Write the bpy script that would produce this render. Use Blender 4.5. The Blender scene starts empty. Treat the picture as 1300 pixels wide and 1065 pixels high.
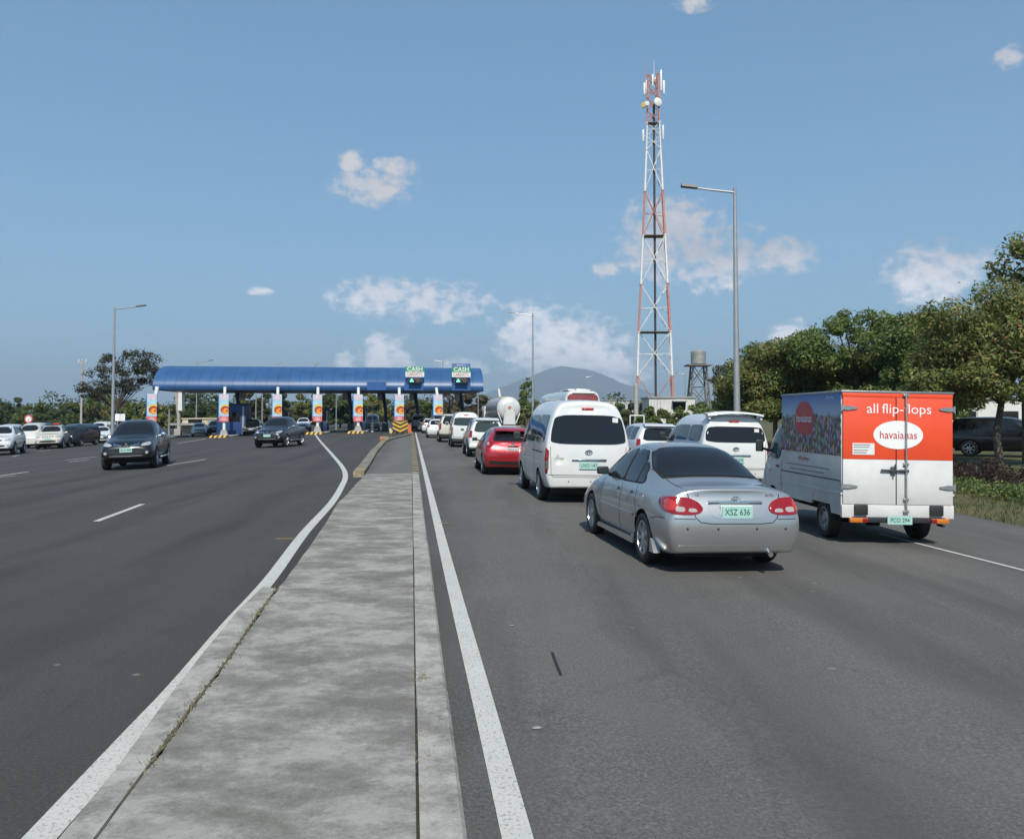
import bpy, bmesh, math, random
import numpy as np
from mathutils import Vector, Matrix
from mathutils.bvhtree import BVHTree
R = math.radians
scene = bpy.context.scene
col = scene.collection

# ------------------------------------------------------------------ camera
F, CX, CY, HOR, CAMH = 1040.0, 650.0, 487.5, 527.0, 1.8
PITCH = math.atan((HOR - CY) / F)
cam_d = bpy.data.cameras.new('camera')
cam = bpy.data.objects.new('camera', cam_d); col.objects.link(cam)
cam_d.sensor_fit = 'HORIZONTAL'; cam_d.sensor_width = 36.0
cam_d.lens = 36.0 * F / 1300.0
cam_d.shift_y = -45.0 / 1300.0
cam_d.clip_start = 0.1; cam_d.clip_end = 60000
cam.location = (0, 0, CAMH); cam.rotation_euler = (R(90) + PITCH, 0, 0)
scene.camera = cam

# ------------------------------------------------------------------ sky and sun
SUN_EL, SUN_AZ = R(47), R(174)          # azimuth clockwise from +Y (behind the camera)
world = bpy.data.worlds.new('World'); scene.world = world; world.use_nodes = True
def build_world():
    nt = world.node_tree; N = nt.nodes; L = nt.links; N.clear()
    out = N.new('ShaderNodeOutputWorld'); bg = N.new('ShaderNodeBackground')
    sky = N.new('ShaderNodeTexSky'); sky.sky_type = 'NISHITA'; sky.sun_disc = False
    sky.sun_elevation = SUN_EL; sky.sun_rotation = SUN_AZ
    sky.air_density = 1.0; sky.dust_density = 0.6; sky.ozone_density = 1.6; sky.altitude = 50
    tc = N.new('ShaderNodeTexCoord'); sep = N.new('ShaderNodeSeparateXYZ')
    L.new(tc.outputs['Generated'], sep.inputs[0])
    def mth(op, a, b=None, c=None):
        n = N.new('ShaderNodeMath'); n.operation = op
        for i, q in enumerate((a, b, c)):
            if q is None: continue
            if isinstance(q, (int, float)): n.inputs[i].default_value = q
            else: L.new(q, n.inputs[i])
        return n.outputs[0]
    az = mth('ARCTAN2', sep.outputs['X'], sep.outputs['Y']); el = mth('ARCSINE', sep.outputs['Z'])
    comb = N.new('ShaderNodeCombineXYZ'); L.new(az, comb.inputs[0]); L.new(el, comb.inputs[1])
    # billowy cloud field broken up by noise, clouds sit where the listed (azimuth, elevation) puffs are
    nz = N.new('ShaderNodeTexNoise'); nz.inputs['Scale'].default_value = 52; nz.inputs['Detail'].default_value = 7
    nz.inputs['Roughness'].default_value = 0.6
    mp = N.new('ShaderNodeVectorMath'); mp.operation = 'MULTIPLY'; mp.inputs[1].default_value = (1, 1.35, 1)
    L.new(comb.outputs[0], mp.inputs[0]); L.new(mp.outputs[0], nz.inputs['Vector'])
    nz2 = N.new('ShaderNodeTexNoise'); nz2.inputs['Scale'].default_value = 9; nz2.inputs['Detail'].default_value = 3
    L.new(mp.outputs[0], nz2.inputs['Vector'])
    def pxd(px, py):
        x = (px - CX) / F; z = -(py - CY) / F
        c, s = math.cos(PITCH), math.sin(PITCH)
        v = Vector((x, c - s * z, s + c * z)).normalized()
        return math.atan2(v.x, v.y), math.asin(v.z)
    puffs = []
    for px, py, rx, ry, st in [(474, 238, 56, 20, .85), (505, 213, 34, 13, .7), (447, 205, 22, 16, .55),
                           (487, 378, 66, 26, .9), (545, 385, 90, 28, .85), (330, 371, 18, 8, .5),
                           (680, 432, 58, 46, 1.0), (735, 446, 74, 52, 1.0), (780, 470, 60, 30, .8),
                           (488, 455, 34, 32, .95), (437, 462, 18, 18, .8), (590, 466, 44, 14, .6), 
                           (856, 306, 70, 48, 1.0), (912, 325, 64, 36, 1.0), (985, 325, 52, 26, .75), (768, 343, 20, 12, .6),
                           (1190, 346, 60, 34, 1.0), (1002, 424, 28, 18, .9), (880, 4, 44, 14, .3), (1285, 72, 30, 18, .3),
                           (330, 480, 90, 22, .5)]:
        a, e = pxd(px, py); puffs.append((a, e, rx / F * 1.25, ry / F * 1.4, st))
    rr = random.Random(5)
    for k in range(11):                                  # the same kind of sky all the way round
        a = rr.uniform(R(36), R(324)); a = a - 2 * math.pi if a > math.pi else a
        puffs.append((a, R(rr.uniform(4, 24)), rr.uniform(.10, .2), rr.uniform(.04, .08), rr.uniform(.6, 1)))
    acc = None
    for a, e, ra, re, st in puffs:
        ra *= .45 + .55 * st; re *= .45 + .55 * st
        ml = N.new('ShaderNodeVectorMath'); ml.operation = 'MULTIPLY_ADD'; L.new(comb.outputs[0], ml.inputs[0]); ml.inputs[1].default_value = (1 / ra, 1 / re, 0); ml.inputs[2].default_value = (-a / ra, -e / re, 0)
        dt = N.new('ShaderNodeVectorMath'); dt.operation = 'LENGTH'; L.new(ml.outputs[0], dt.inputs[0])
        acc = dt.outputs['Value'] if acc is None else mth('MINIMUM', acc, dt.outputs['Value'])
    acc = mth('SUBTRACT', 1.0, mth('POWER', acc, 2.0))
    nn = mth('MULTIPLY_ADD', nz.outputs['Fac'], 2.6, -1.52)
    n2 = mth('MULTIPLY_ADD', nz2.outputs['Fac'], 1.2, -.6)
    fld = mth('ADD', mth('ADD', mth('MAXIMUM', acc, -1.0), nn), n2)
    mr = N.new('ShaderNodeMapRange'); mr.interpolation_type = 'SMOOTHSTEP'
    L.new(fld, mr.inputs['Value']); mr.inputs['From Min'].default_value = -.02; mr.inputs['From Max'].default_value = .95
    mr.inputs['To Max'].default_value = .95
    # cloud colour: thicker parts whiter, edges and undersides greyer (cheap self-shading by field value)
    cr = N.new('ShaderNodeValToRGB'); L.new(nz2.outputs['Fac'], cr.inputs[0])
    cr.color_ramp.elements[0].position = .3; cr.color_ramp.elements[0].color = (4.0, 4.0, 4.3, 1)
    cr.color_ramp.elements[1].position = .7; cr.color_ramp.elements[1].color = (5.9, 5.6, 5.55, 1)
    mx = N.new('ShaderNodeMix'); mx.data_type = 'RGBA'
    gm = N.new('ShaderNodeGamma'); gm.inputs['Gamma'].default_value = .55; L.new(sky.outputs[0], gm.inputs[0])
    tn = N.new('ShaderNodeMix'); tn.data_type = 'RGBA'; tn.blend_type = 'MULTIPLY'; tn.inputs[0].default_value = 1; tn.inputs[7].default_value = (1.00, 1.56, 1.94, 1); L.new(gm.outputs[0], tn.inputs[6])
    L.new(mr.outputs[0], mx.inputs[0]); L.new(tn.outputs[2], mx.inputs[6]); lowm = N.new('ShaderNodeMapRange'); L.new(el, lowm.inputs['Value']); lowm.inputs['From Min'].default_value = R(3); lowm.inputs['From Max'].default_value = R(11); lowm.inputs['To Min'].default_value = 2.7; lowm.inputs['To Max'].default_value = 1.0
    sc_ = N.new('ShaderNodeVectorMath'); sc_.operation = 'SCALE'; L.new(cr.outputs[0], sc_.inputs[0]); L.new(lowm.outputs[0], sc_.inputs['Scale']); L.new(sc_.outputs[0], mx.inputs[7])
    L.new(mx.outputs[2], bg.inputs[0]); bg.inputs[1].default_value = 0.1
    L.new(bg.outputs[0], out.inputs[0])
    world.cycles.sample_map_resolution = 512
build_world()
sl = bpy.data.lights.new('sun', 'SUN'); sl.energy = 3.7; sl.angle = R(0.53); sl.color = (1, .94, .84)
sun = bpy.data.objects.new('sun', sl); col.objects.link(sun)
sd = Vector((math.sin(SUN_AZ) * math.cos(SUN_EL), math.cos(SUN_AZ) * math.cos(SUN_EL), math.sin(SUN_EL)))
sun.rotation_euler = (-sd).to_track_quat('-Z', 'Y').to_euler(); sun.location = sd * 60 + Vector((0, 30, 0))
scene.view_settings.view_transform = 'Standard'; scene.view_settings.look = 'None'
scene.view_settings.exposure = 0.45; scene.view_settings.gamma = 1.0; scene.view_settings.use_curve_mapping = False
scene.cycles.use_denoising = True
scene.cycles.max_bounces = 6; scene.cycles.volume_bounces = 0; scene.cycles.transparent_max_bounces = 6
scene.cycles.caustics_reflective = False; scene.cycles.caustics_refractive = False

# ------------------------------------------------------------------ terrain and pixel helpers
U = Vector((-.122, .9925, 0)).normalized(); NR = Vector((U.y, -U.x, 0))     # along the road, to the right of it
GZ = [(-4000, -1.0), (-300, -1.0), (-36, -.96), (-8, -.06), (-4, 0), (.4, 0), (14, -.25), (20, -.22), (40, 0), (4000, 0)]
def gzt(t):
    for (a, za), (b, zb) in zip(GZ, GZ[1:]):
        if t <= b: return za + (zb - za) * (t - a) / (b - a)
    return 0
def gz(x, y): return gzt(x * NR.x + y * NR.y)
def rd(s, t, z=0):
    p = U * s + NR * t; return Vector((p.x, p.y, gzt(t) + z))
def ray(px, py):
    x = (px - CX) / F; z = -(py - CY) / F; c, s = math.cos(PITCH), math.sin(PITCH)
    return Vector((x, c - s * z, s + c * z))
def P(px, py, dz=0.0):                       # where a pixel's ray meets the road (plus dz)
    d = ray(px, py); zz = dz
    for _ in range(12):
        k = (zz - CAMH) / d.z; p = d * k; zz = gz(p.x, p.y) + dz
    return Vector((p.x, p.y, zz))
def at(px, py, Y):                           # point on a pixel's ray at depth Y
    d = ray(px, py); k = Y / d.y; return Vector((d.x * k, Y, CAMH + d.z * k))
def ground(px, Y):                           # ground point under column px at depth Y
    x = (px - CX) / F * Y; return Vector((x, Y, gz(x, Y)))

# ------------------------------------------------------------------ materials
MATS = {}
def new_mat(name):
    m = bpy.data.materials.new(name); m.use_nodes = True; return m, m.node_tree, m.node_tree.nodes['Principled BSDF']
def mat(name, c, rough=.6, metal=0., coat=0., var=.12, scale=3., bump=0., bscale=60., spec=.5, emit=None, coords='Object'):
    if name in MATS: return MATS[name]
    m, nt, b = new_mat(name); N, L = nt.nodes, nt.links
    b.inputs['Roughness'].default_value = rough; b.inputs['Metallic'].default_value = metal
    b.inputs['Coat Weight'].default_value = coat; b.inputs['Coat Roughness'].default_value = .06
    b.inputs['Specular IOR Level'].default_value = spec
    tc = N.new('ShaderNodeTexCoord')
    if var:
        nz = N.new('ShaderNodeTexNoise'); nz.inputs['Scale'].default_value = scale; nz.inputs['Detail'].default_value = 5
        nz.inputs['Roughness'].default_value = .65
        L.new(tc.outputs[coords], nz.inputs['Vector'])
        cr = N.new('ShaderNodeValToRGB'); L.new(nz.outputs['Fac'], cr.inputs[0])
        lo = [max(0, q * (1 - var)) for q in c]; hi = [min(1, q * (1 + var)) for q in c]
        cr.color_ramp.elements[0].position = .3; cr.color_ramp.elements[0].color = (*lo, 1)
        cr.color_ramp.elements[1].position = .7; cr.color_ramp.elements[1].color = (*hi, 1)
        L.new(cr.outputs[0], b.inputs['Base Color'])
    else: b.inputs['Base Color'].default_value = (*c, 1)
    if bump:
        n2 = N.new('ShaderNodeTexNoise'); n2.inputs['Scale'].default_value = bscale; n2.inputs['Detail'].default_value = 4
        L.new(tc.outputs[coords], n2.inputs['Vector'])
        bp = N.new('ShaderNodeBump'); bp.inputs['Strength'].default_value = bump; bp.inputs['Distance'].default_value = .01
        L.new(n2.outputs['Fac'], bp.inputs['Height']); L.new(bp.outputs[0], b.inputs['Normal'])
    if emit:
        b.inputs['Emission Color'].default_value = (*c, 1); b.inputs['Emission Strength'].default_value = emit
    MATS[name] = m; return m
def ramp(N, L, src, stops):
    cr = N.new('ShaderNodeValToRGB'); L.new(src, cr.inputs[0]); e = cr.color_ramp.elements
    while len(e) < len(stops): e.new(.5)
    for q, (p, c) in zip(e, stops): q.position = p; q.color = (*c, 1) if len(c) == 3 else c
    return cr.outputs[0]
def noise(N, L, vec, scale, detail=5, rough=.6, dist=0.):
    n = N.new('ShaderNodeTexNoise'); n.inputs['Scale'].default_value = scale; n.inputs['Detail'].default_value = detail
    n.inputs['Roughness'].default_value = rough; n.inputs['Distortion'].default_value = dist; L.new(vec, n.inputs['Vector']); return n.outputs['Fac']
def mapping(N, L, vec, scale=(1, 1, 1), rot=0.):
    m = N.new('ShaderNodeMapping'); L.new(vec, m.inputs[0]); m.inputs['Scale'].default_value = scale; m.inputs['Rotation'].default_value = (0, 0, rot); return m.outputs[0]
def mixc(N, L, fac, a, b, mode='MIX'):
    m = N.new('ShaderNodeMix'); m.data_type = 'RGBA'; m.blend_type = mode
    for i, q in ((0, fac), (6, a), (7, b)):
        if isinstance(q, (int, float)): m.inputs[i].default_value = q
        elif isinstance(q, tuple): m.inputs[i].default_value = (*q, 1)
        else: L.new(q, m.inputs[i])
    return m.outputs[2]
ROT = math.atan2(-U.x, U.y)                 # road yaw
def asphalt_mat(name, base, worn):
    m, nt, b = new_mat(name); N, L = nt.nodes, nt.links
    tc = N.new('ShaderNodeTexCoord').outputs['Object']
    fine = noise(N, L, tc, 48, 5, .85); mid = noise(N, L, tc, 1.1, 5, .6); big = noise(N, L, tc, .22, 4)
    lanes = noise(N, L, mapping(N, L, tc, (.9, .03, 1), -ROT), 1.0, 4, .6)
    c1 = ramp(N, L, fine, [(.36, tuple(q * .45 for q in base)), (.5, base), (.64, tuple(q * 2.0 for q in base))])
    c2 = mixc(N, L, ramp(N, L, mid, [(.35, (0, 0, 0)), (.75, (.55, .55, .55))]), c1, worn)
    c3 = mixc(N, L, ramp(N, L, lanes, [(.35, (0, 0, 0)), (.7, (.5, .5, .5))]), c2, tuple(q * .72 for q in base))
    c4 = mixc(N, L, ramp(N, L, big, [(.4, (0, 0, 0)), (.7, (.4, .4, .4))]), c3, tuple(q * 1.35 for q in base))
    # oil-darkened strips between the wheel tracks, patchy along the road
    sx = N.new('ShaderNodeSeparateXYZ'); L.new(mapping(N, L, tc, (1, 1, 1), -ROT if False else ROT * -1), sx.inputs[0])
    wv = N.new('ShaderNodeMath'); wv.operation = 'SINE'; mu = N.new('ShaderNodeMath'); mu.operation = 'MULTIPLY'; mu.inputs[1].default_value = 2 * math.pi / 1.75; L.new(sx.outputs['X'], mu.inputs[0]); L.new(mu.outputs[0], wv.inputs[0])
    pt = noise(N, L, mapping(N, L, tc, (.7, .09, 1), -ROT), 1.4, 5, .6); pm_ = N.new('ShaderNodeMath'); pm_.operation = 'MULTIPLY_ADD'; L.new(wv.outputs[0], pm_.inputs[0]); pm_.inputs[1].default_value = .12; L.new(pt, pm_.inputs[2])
    c4 = mixc(N, L, ramp(N, L, pm_.outputs[0], [(.50, (0, 0, 0)), (.72, (.6, .6, .6))]), c4, tuple(q * .58 for q in base))
    ck = N.new('ShaderNodeTexVoronoi'); ck.feature = 'DISTANCE_TO_EDGE'; ck.inputs['Scale'].default_value = .22; L.new(mapping(N, L, tc, (1.6, .5, 1), .4), ck.inputs['Vector'])
    wob = noise(N, L, tc, 2.2, 5, .7); ca = N.new('ShaderNodeMath'); ca.operation = 'MULTIPLY_ADD'; L.new(wob, ca.inputs[0]); ca.inputs[1].default_value = .05; L.new(ck.outputs['Distance'], ca.inputs[2])
    c4 = mixc(N, L, ramp(N, L, ca.outputs[0], [(.0258, (.16, .16, .16)), (.0285, (0, 0, 0))]), c4, tuple(q * .35 for q in base))
    spots = N.new('ShaderNodeTexVoronoi'); spots.inputs['Scale'].default_value = 1.3; L.new(tc, spots.inputs['Vector'])
    c5 = mixc(N, L, ramp(N, L, spots.outputs['Distance'], [(.02, (.6, .6, .6)), (.045, (0, 0, 0))]), c4, (.25, .24, .22))
    L.new(c5, b.inputs['Base Color']); b.inputs['Roughness'].default_value = .82; b.inputs['Specular IOR Level'].default_value = .35
    bp = N.new('ShaderNodeBump'); bp.inputs['Strength'].default_value = .5; bp.inputs['Distance'].default_value = .008
    L.new(fine, bp.inputs['Height']); L.new(bp.outputs[0], b.inputs['Normal'])
    MATS[name] = m; return m
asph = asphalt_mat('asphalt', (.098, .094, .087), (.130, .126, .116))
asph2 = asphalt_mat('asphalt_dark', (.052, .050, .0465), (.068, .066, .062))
def concrete_mat(name, lo, mid_, hi, streak=True):
    m, nt, b = new_mat(name); N, L = nt.nodes, nt.links
    tc = N.new('ShaderNodeTexCoord').outputs['Object']
    st = mapping(N, L, tc, (.75, 1.05, 1), .3) if streak else tc
    n1 = noise(N, L, st, 2.1 if streak else 3.2, 12, .76, .1); n2 = noise(N, L, tc, 6, 8, .8); n3 = noise(N, L, tc, 60, 5, .85)
    c = ramp(N, L, n1, [(.40, lo), (.49, mid_), (.57, hi)])
    c = mixc(N, L, ramp(N, L, n2, [(.42, (0, 0, 0)), (.68, (.55, .55, .55))]), c, lo)
    c = mixc(N, L, .17, c, ramp(N, L, n3, [(.36, tuple(q * .5 for q in lo)), (.64, tuple(q * 1.25 for q in hi))]))
    L.new(c, b.inputs['Base Color']); b.inputs['Roughness'].default_value = .9; b.inputs['Specular IOR Level'].default_value = .25
    bp = N.new('ShaderNodeBump'); bp.inputs['Strength'].default_value = .4; bp.inputs['Distance'].default_value = .01
    L.new(n3, bp.inputs['Height']); L.new(bp.outputs[0], b.inputs['Normal'])
    MATS[name] = m; return m
conc = concrete_mat('concrete_slab', (.135, .128, .113), (.215, .206, .185), (.35, .338, .31))
conc_k = concrete_mat('concrete_kerb', (.17, .163, .147), (.30, .29, .265), (.40, .39, .36), False)
def paint_line_mat(name, c):
    m, nt, b = new_mat(name); N, L = nt.nodes, nt.links
    tc = N.new('ShaderNodeTexCoord').outputs['Object']
    n1 = noise(N, L, tc, 55, 6, .75); n2 = noise(N, L, tc, 3, 4)
    k = ramp(N, L, n1, [(.33, (0, 0, 0)), (.47, (1, 1, 1))])
    cc = mixc(N, L, k, (.10, .10, .10), mixc(N, L, n2, c, tuple(q * .75 for q in c)))
    L.new(cc, b.inputs['Base Color']); b.inputs['Roughness'].default_value = .7
    MATS[name] = m; return m
line_w = paint_line_mat('road_paint_white', (.56, .555, .52)); line_y = paint_line_mat('road_paint_yellow', (.45, .30, .06))

# ------------------------------------------------------------------ mesh helpers
class MB:
    def __init__(s): s.v, s.f, s.m = [], [], []
    def add(s, vs, fs, m=0):
        o = len(s.v); s.v += [tuple(q) for q in vs]; s.f += [tuple(i + o for i in f) for f in fs]; s.m += [m] * len(fs); return s
    def box(s, x0, x1, y0, y1, z0, z1, m=0, M=None, bev=0):
        vs = [Vector(q) for q in ((x0, y0, z0), (x1, y0, z0), (x1, y1, z0), (x0, y1, z0), (x0, y0, z1), (x1, y0, z1), (x1, y1, z1), (x0, y1, z1))]
        if bev:
            bm = bmesh.new(); bv = [bm.verts.new(q) for q in vs]
            for f in ((3, 2, 1, 0), (4, 5, 6, 7), (0, 1, 5, 4), (1, 2, 6, 5), (2, 3, 7, 6), (3, 0, 4, 7)): bm.faces.new([bv[i] for i in f])
            bmesh.ops.bevel(bm, geom=bm.edges[:], offset=bev, segments=2, affect='EDGES', profile=.5)
            bm.verts.index_update(); vs = [v.co.copy() for v in bm.verts]; fs = [[v.index for v in f.verts] for f in bm.faces]; bm.free()
        else: fs = [(3, 2, 1, 0), (4, 5, 6, 7), (0, 1, 5, 4), (1, 2, 6, 5), (2, 3, 7, 6), (3, 0, 4, 7)]
        if M is not None: vs = [M @ q for q in vs]
        return s.add(vs, fs, m)
    def tube(s, p0, p1, r0, r1=None, n=10, m=0, caps=True):
        p0, p1 = Vector(p0), Vector(p1); r1 = r0 if r1 is None else r1
        d = p1 - p0
        if d.length < 1e-6: return s
        q = d.to_track_quat('Z', 'Y'); vs = []
        for p, r in ((p0, r0), (p1, r1)):
            for i in range(n): a = 2 * math.pi * i / n; vs.append(p + q @ Vector((math.cos(a) * r, math.sin(a) * r, 0)))
        fs = [(i, (i + 1) % n, n + (i + 1) % n, n + i) for i in range(n)]
        if caps: fs += [tuple(range(n - 1, -1, -1)), tuple(range(n, 2 * n))]
        return s.add(vs, fs, m)
    def path(s, pts, rs, n=8, m=0):
        for i in range(len(pts) - 1): s.tube(pts[i], pts[i + 1], rs[i], rs[i + 1], n, m)
        return s
    def lathe(s, prof, c, axis, n=24, m=0):             # prof: (radius, along axis)
        c = Vector(c); q = Vector(axis).to_track_quat('Z', 'Y'); vs = []
        for r, h in prof:
            for i in range(n): a = 2 * math.pi * i / n; vs.append(c + q @ Vector((math.cos(a) * r, math.sin(a) * r, h)))
        fs = []
        for k in range(len(prof) - 1):
            for i in range(n): j = (i + 1) % n; fs.append((k * n + i, k * n + j, (k + 1) * n + j, (k + 1) * n + i))
        return s.add(vs, fs, m)
    def prism(s, poly, a, b, axis='y', m=0):             # poly extruded between a and b on an axis
        f = {'y': lambda p, q: (p[0], q, p[1]), 'x': lambda p, q: (q, p[0], p[1]), 'z': lambda p, q: (p[0], p[1], q)}[axis]
        n = len(poly); vs = [f(p, a) for p in poly] + [f(p, b) for p in poly]
        fs = [(i, (i + 1) % n, n + (i + 1) % n, n + i) for i in range(n)] + [tuple(range(n - 1, -1, -1)), tuple(range(n, 2 * n))]
        return s.add(vs, fs, m)
def mesh_of(name, v, f, mats, mi=None, smooth=40):
    me = bpy.data.meshes.new(name); me.from_pydata([tuple(q) for q in v], [], f)
    for m in (mats if isinstance(mats, (list, tuple)) else [mats]): me.materials.append(m)
    if mi is not None and len(set(mi)) > 1: me.polygons.foreach_set('material_index', mi)
    bm = bmesh.new(); bm.from_mesh(me); bmesh.ops.recalc_face_normals(bm, faces=bm.faces[:]); bm.to_mesh(me); bm.free()
    if smooth:
        me.polygons.foreach_set('use_smooth', [True] * len(me.polygons)); me.set_sharp_from_angle(angle=R(smooth))
    return me
def link(name, me, parent=None):
    o = bpy.data.objects.new(name, me); col.objects.link(o)
    if parent is not None: o.parent = parent
    return o
def obj(name, mb, mats, parent=None, smooth=40): return link(name, mesh_of(name, mb.v, mb.f, mats, mb.m, smooth), parent)
def tag(o, label, cat, group=None):
    o['label'] = label; o['category'] = cat
    if group: o['group'] = group
    return o
def empty(name, loc, label=None, cat=None, rz=0., group=None):
    o = bpy.data.objects.new(name, None); col.objects.link(o); o.location = loc; o.rotation_euler = (0, 0, rz); o.empty_display_size = .3
    if label: tag(o, label, cat, group)
    return o
def struct(o): o['kind'] = 'structure'; return o
def copy_tree(o, parent=None):
    c = o.copy(); col.objects.link(c); c.parent = parent
    if parent is not None: c.matrix_parent_inverse = o.matrix_parent_inverse.copy()
    for ch in list(o.children): copy_tree(ch, c)
    return c
TXT = {}
def text_geo(s, size=1.0, bold=0.0, squeeze=1.0):
    k = (s, bold)
    if k not in TXT:
        cu = bpy.data.curves.new('t', 'FONT'); cu.body = s; cu.align_x = 'CENTER'; cu.align_y = 'CENTER'; cu.offset = bold; cu.resolution_u = 3
        o = bpy.data.objects.new('t', cu); col.objects.link(o)
        dg = bpy.context.evaluated_depsgraph_get(); me = o.evaluated_get(dg).to_mesh()
        TXT[k] = ([v.co.copy() for v in me.vertices], [tuple(p.vertices) for p in me.polygons])
        o.evaluated_get(dg).to_mesh_clear(); bpy.data.objects.remove(o); bpy.data.curves.remove(cu)
    v, f = TXT[k]; return [Vector((q.x * size * squeeze, q.y * size, 0)) for q in v], f
def text(name, s, size, m, parent, origin, right, up, bold=0., squeeze=1.):
    v, f = text_geo(s, size, bold, squeeze); o_, r_, u_ = Vector(origin), Vector(right).normalized(), Vector(up).normalized()
    me = bpy.data.meshes.new(name); me.from_pydata([tuple(o_ + r_ * q.x + u_ * q.y) for q in v], [], f); me.materials.append(m)
    return link(name, me, parent)
# ------------------------------------------------------------------ vehicles
glass_d = mat('tinted_glass', (.010, .011, .013), .05, var=0, spec=.5)
glass_g = mat('green_tinted_glass', (.030, .042, .042), .05, var=0, spec=.6)
rubber = mat('black_rubber', (.018, .018, .018), .75, var=.2, scale=20, bump=.2)
blackp = mat('black_plastic', (.022, .022, .023), .5, var=.2, scale=12)
shadow_m = mat('underbody_black', (.012, .012, .012), .9, var=0)
seam_m = mat('panel_gap', (.015, .015, .016), .8, var=0)
chrome = mat('chrome', (.72, .73, .75), .14, 1.0, var=.05)
alloy = mat('alloy_wheel', (.52, .53, .55), .3, .85, var=.12, scale=14)
steel_rim = mat('steel_wheel', (.36, .36, .37), .45, .6, var=.25, scale=14)
red_lens = mat('red_lens', (.24, .004, .007), .12, coat=.6, var=.15, scale=40)
red_lit = mat('red_lens_bright', (.50, .03, .025), .15, coat=.6, var=.15, scale=40)
clear_lens = mat('clear_lens', (.36, .31, .29), .12, coat=.6, var=.25, scale=60)
head_lens = mat('headlight_lens', (.44, .45, .44), .08, .25, coat=.8, var=.35, scale=25)
amber = mat('amber_lens', (.55, .17, .02), .15, coat=.5, var=.1)
plate_g = mat('licence_plate_green', (.34, .55, .50), .5, var=.06, scale=30)
plate_w = mat('plate_light', (.55, .62, .60), .5, var=.06, scale=30)
plate_t = mat('plate_letters', (.035, .10, .075), .5, var=0)
sticker_w = mat('sticker_white', (.70, .70, .68), .5, var=.1, scale=30)
def paint(name, c, metal=0., rough=.32, coat=.9): return mat(name, c, rough, metal, coat, var=.05, scale=1.6)
silver = paint('silver_paint', (.44, .445, .445), .75, .30)
white_p = paint('white_paint', (.63, .635, .63)); white_o = paint('old_white_paint', (.56, .55, .52)); cream = paint('cream_paint', (.56, .53, .46))
red_p = paint('red_paint', (.36, .012, .020), .3, .28); black_p = paint('black_paint', (.006, .006, .007), 0, .3, .5)
navy_p = paint('dark_blue_grey_paint', (.011, .013, .018), 0, .3, .55); grey_p = paint('grey_paint', (.20, .215, .22), .5, .35)

# ------------------------------------------------------------------ ground, roads, markings
def grass_ground_mat():
    m, nt, b = new_mat('grass_ground'); N, L = nt.nodes, nt.links; tc = N.new('ShaderNodeTexCoord').outputs['Object']
    n1 = noise(N, L, tc, .35, 6, .6); n2 = noise(N, L, tc, 9, 5, .7)
    c = mixc(N, L, ramp(N, L, n1, [(.40, (0, 0, 0)), (.6, (1, 1, 1))]), (.075, .10, .028), (.19, .155, .07))
    c = mixc(N, L, .5, c, ramp(N, L, n2, [(.3, (.05, .06, .02)), (.7, (.22, .20, .09))]), 'OVERLAY')
    L.new(c, b.inputs['Base Color']); b.inputs['Roughness'].default_value = .95
    bp = N.new('ShaderNodeBump'); bp.inputs['Strength'].default_value = .7; bp.inputs['Distance'].default_value = .03; L.new(n2, bp.inputs['Height']); L.new(bp.outputs[0], b.inputs['Normal'])
    return m
def strip_sheet(name, ts, s0, s1, ds, m, dz, edge=None):
    vs, fs = [], []; ss = []; s = s0
    while s < s1: ss.append(s); s += ds if isinstance(ds, (int, float)) else ds(s)
    ss.append(s1)
    for s in ss:
        for i, t in enumerate(ts):
            tt = t
            if edge and i == len(ts) - 1: tt = edge(s)
            vs.append(rd(s, tt, dz))
    n = len(ts)
    for k in range(len(ss) - 1):
        for i in range(n - 1): fs.append((k * n + i, k * n + i + 1, (k + 1) * n + i + 1, (k + 1) * n + i))
    return struct(obj(name, MB().add(vs, fs), m, None, 0))
strip_sheet('ground', [-4000, -300, -60, -36, -20, -8, -4, .4, 14, 20, 40, 300, 4000], -4000, 16000, lambda s: 1000 if abs(s) > 900 else 120, grass_ground_mat(), -.03)
EDGE = [(-60, 9.6), (6, 10.4), (12, 10.75), (17, 11.2), (26, 12.0), (40, 12.9), (60, 13.6), (100, 13.8), (400, 13.8)]
def edge(s): return float(np.interp(s, [a for a, b in EDGE], [b for a, b in EDGE]))
strip_sheet('road_right', [.2, 6, 11], -60, 420, lambda s: 3 if s < 60 else 20, asph, 0, edge)
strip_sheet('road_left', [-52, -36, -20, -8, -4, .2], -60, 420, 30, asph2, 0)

def pline(name, pts, w, m, dz=.005, parent=None, label=None):
    """ribbon on the ground through world points"""
    vs, fs = [], []; pts = [Vector(p) for p in pts]; fine = []
    for i in range(len(pts) - 1):
        p0, p1, p2, p3 = pts[max(i - 1, 0)], pts[i], pts[i + 1], pts[min(i + 2, len(pts) - 1)]
        for k in range(6):
            t = k / 6; fine.append(.5 * ((2 * p1) + (p2 - p0) * t + (2 * p0 - 5 * p1 + 4 * p2 - p3) * t * t + (3 * p1 - p0 - 3 * p2 + p3) * t ** 3))
    fine.append(pts[-1])
    for i, p in enumerate(fine):
        tg = (fine[min(i + 1, len(fine) - 1)] - fine[max(i - 1, 0)]); tg.z = 0; sd_ = Vector((tg.y, -tg.x, 0)).normalized() * w / 2
        for q in (p - sd_, p + sd_): vs.append((q.x, q.y, gz(q.x, q.y) + dz))
    for i in range(len(fine) - 1): fs.append((i * 2, i * 2 + 1, i * 2 + 3, i * 2 + 2))
    return struct(obj(name, MB().add(vs, fs), m, parent, 0))
EL = [(133, 974), (228, 870), (292, 793), (344, 734), (387, 676), (421.6, 637.6), (434.5, 616), (438.5, 604), (434, 592), (421.6, 577), (406.5, 560), (400, 551.5)]
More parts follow.
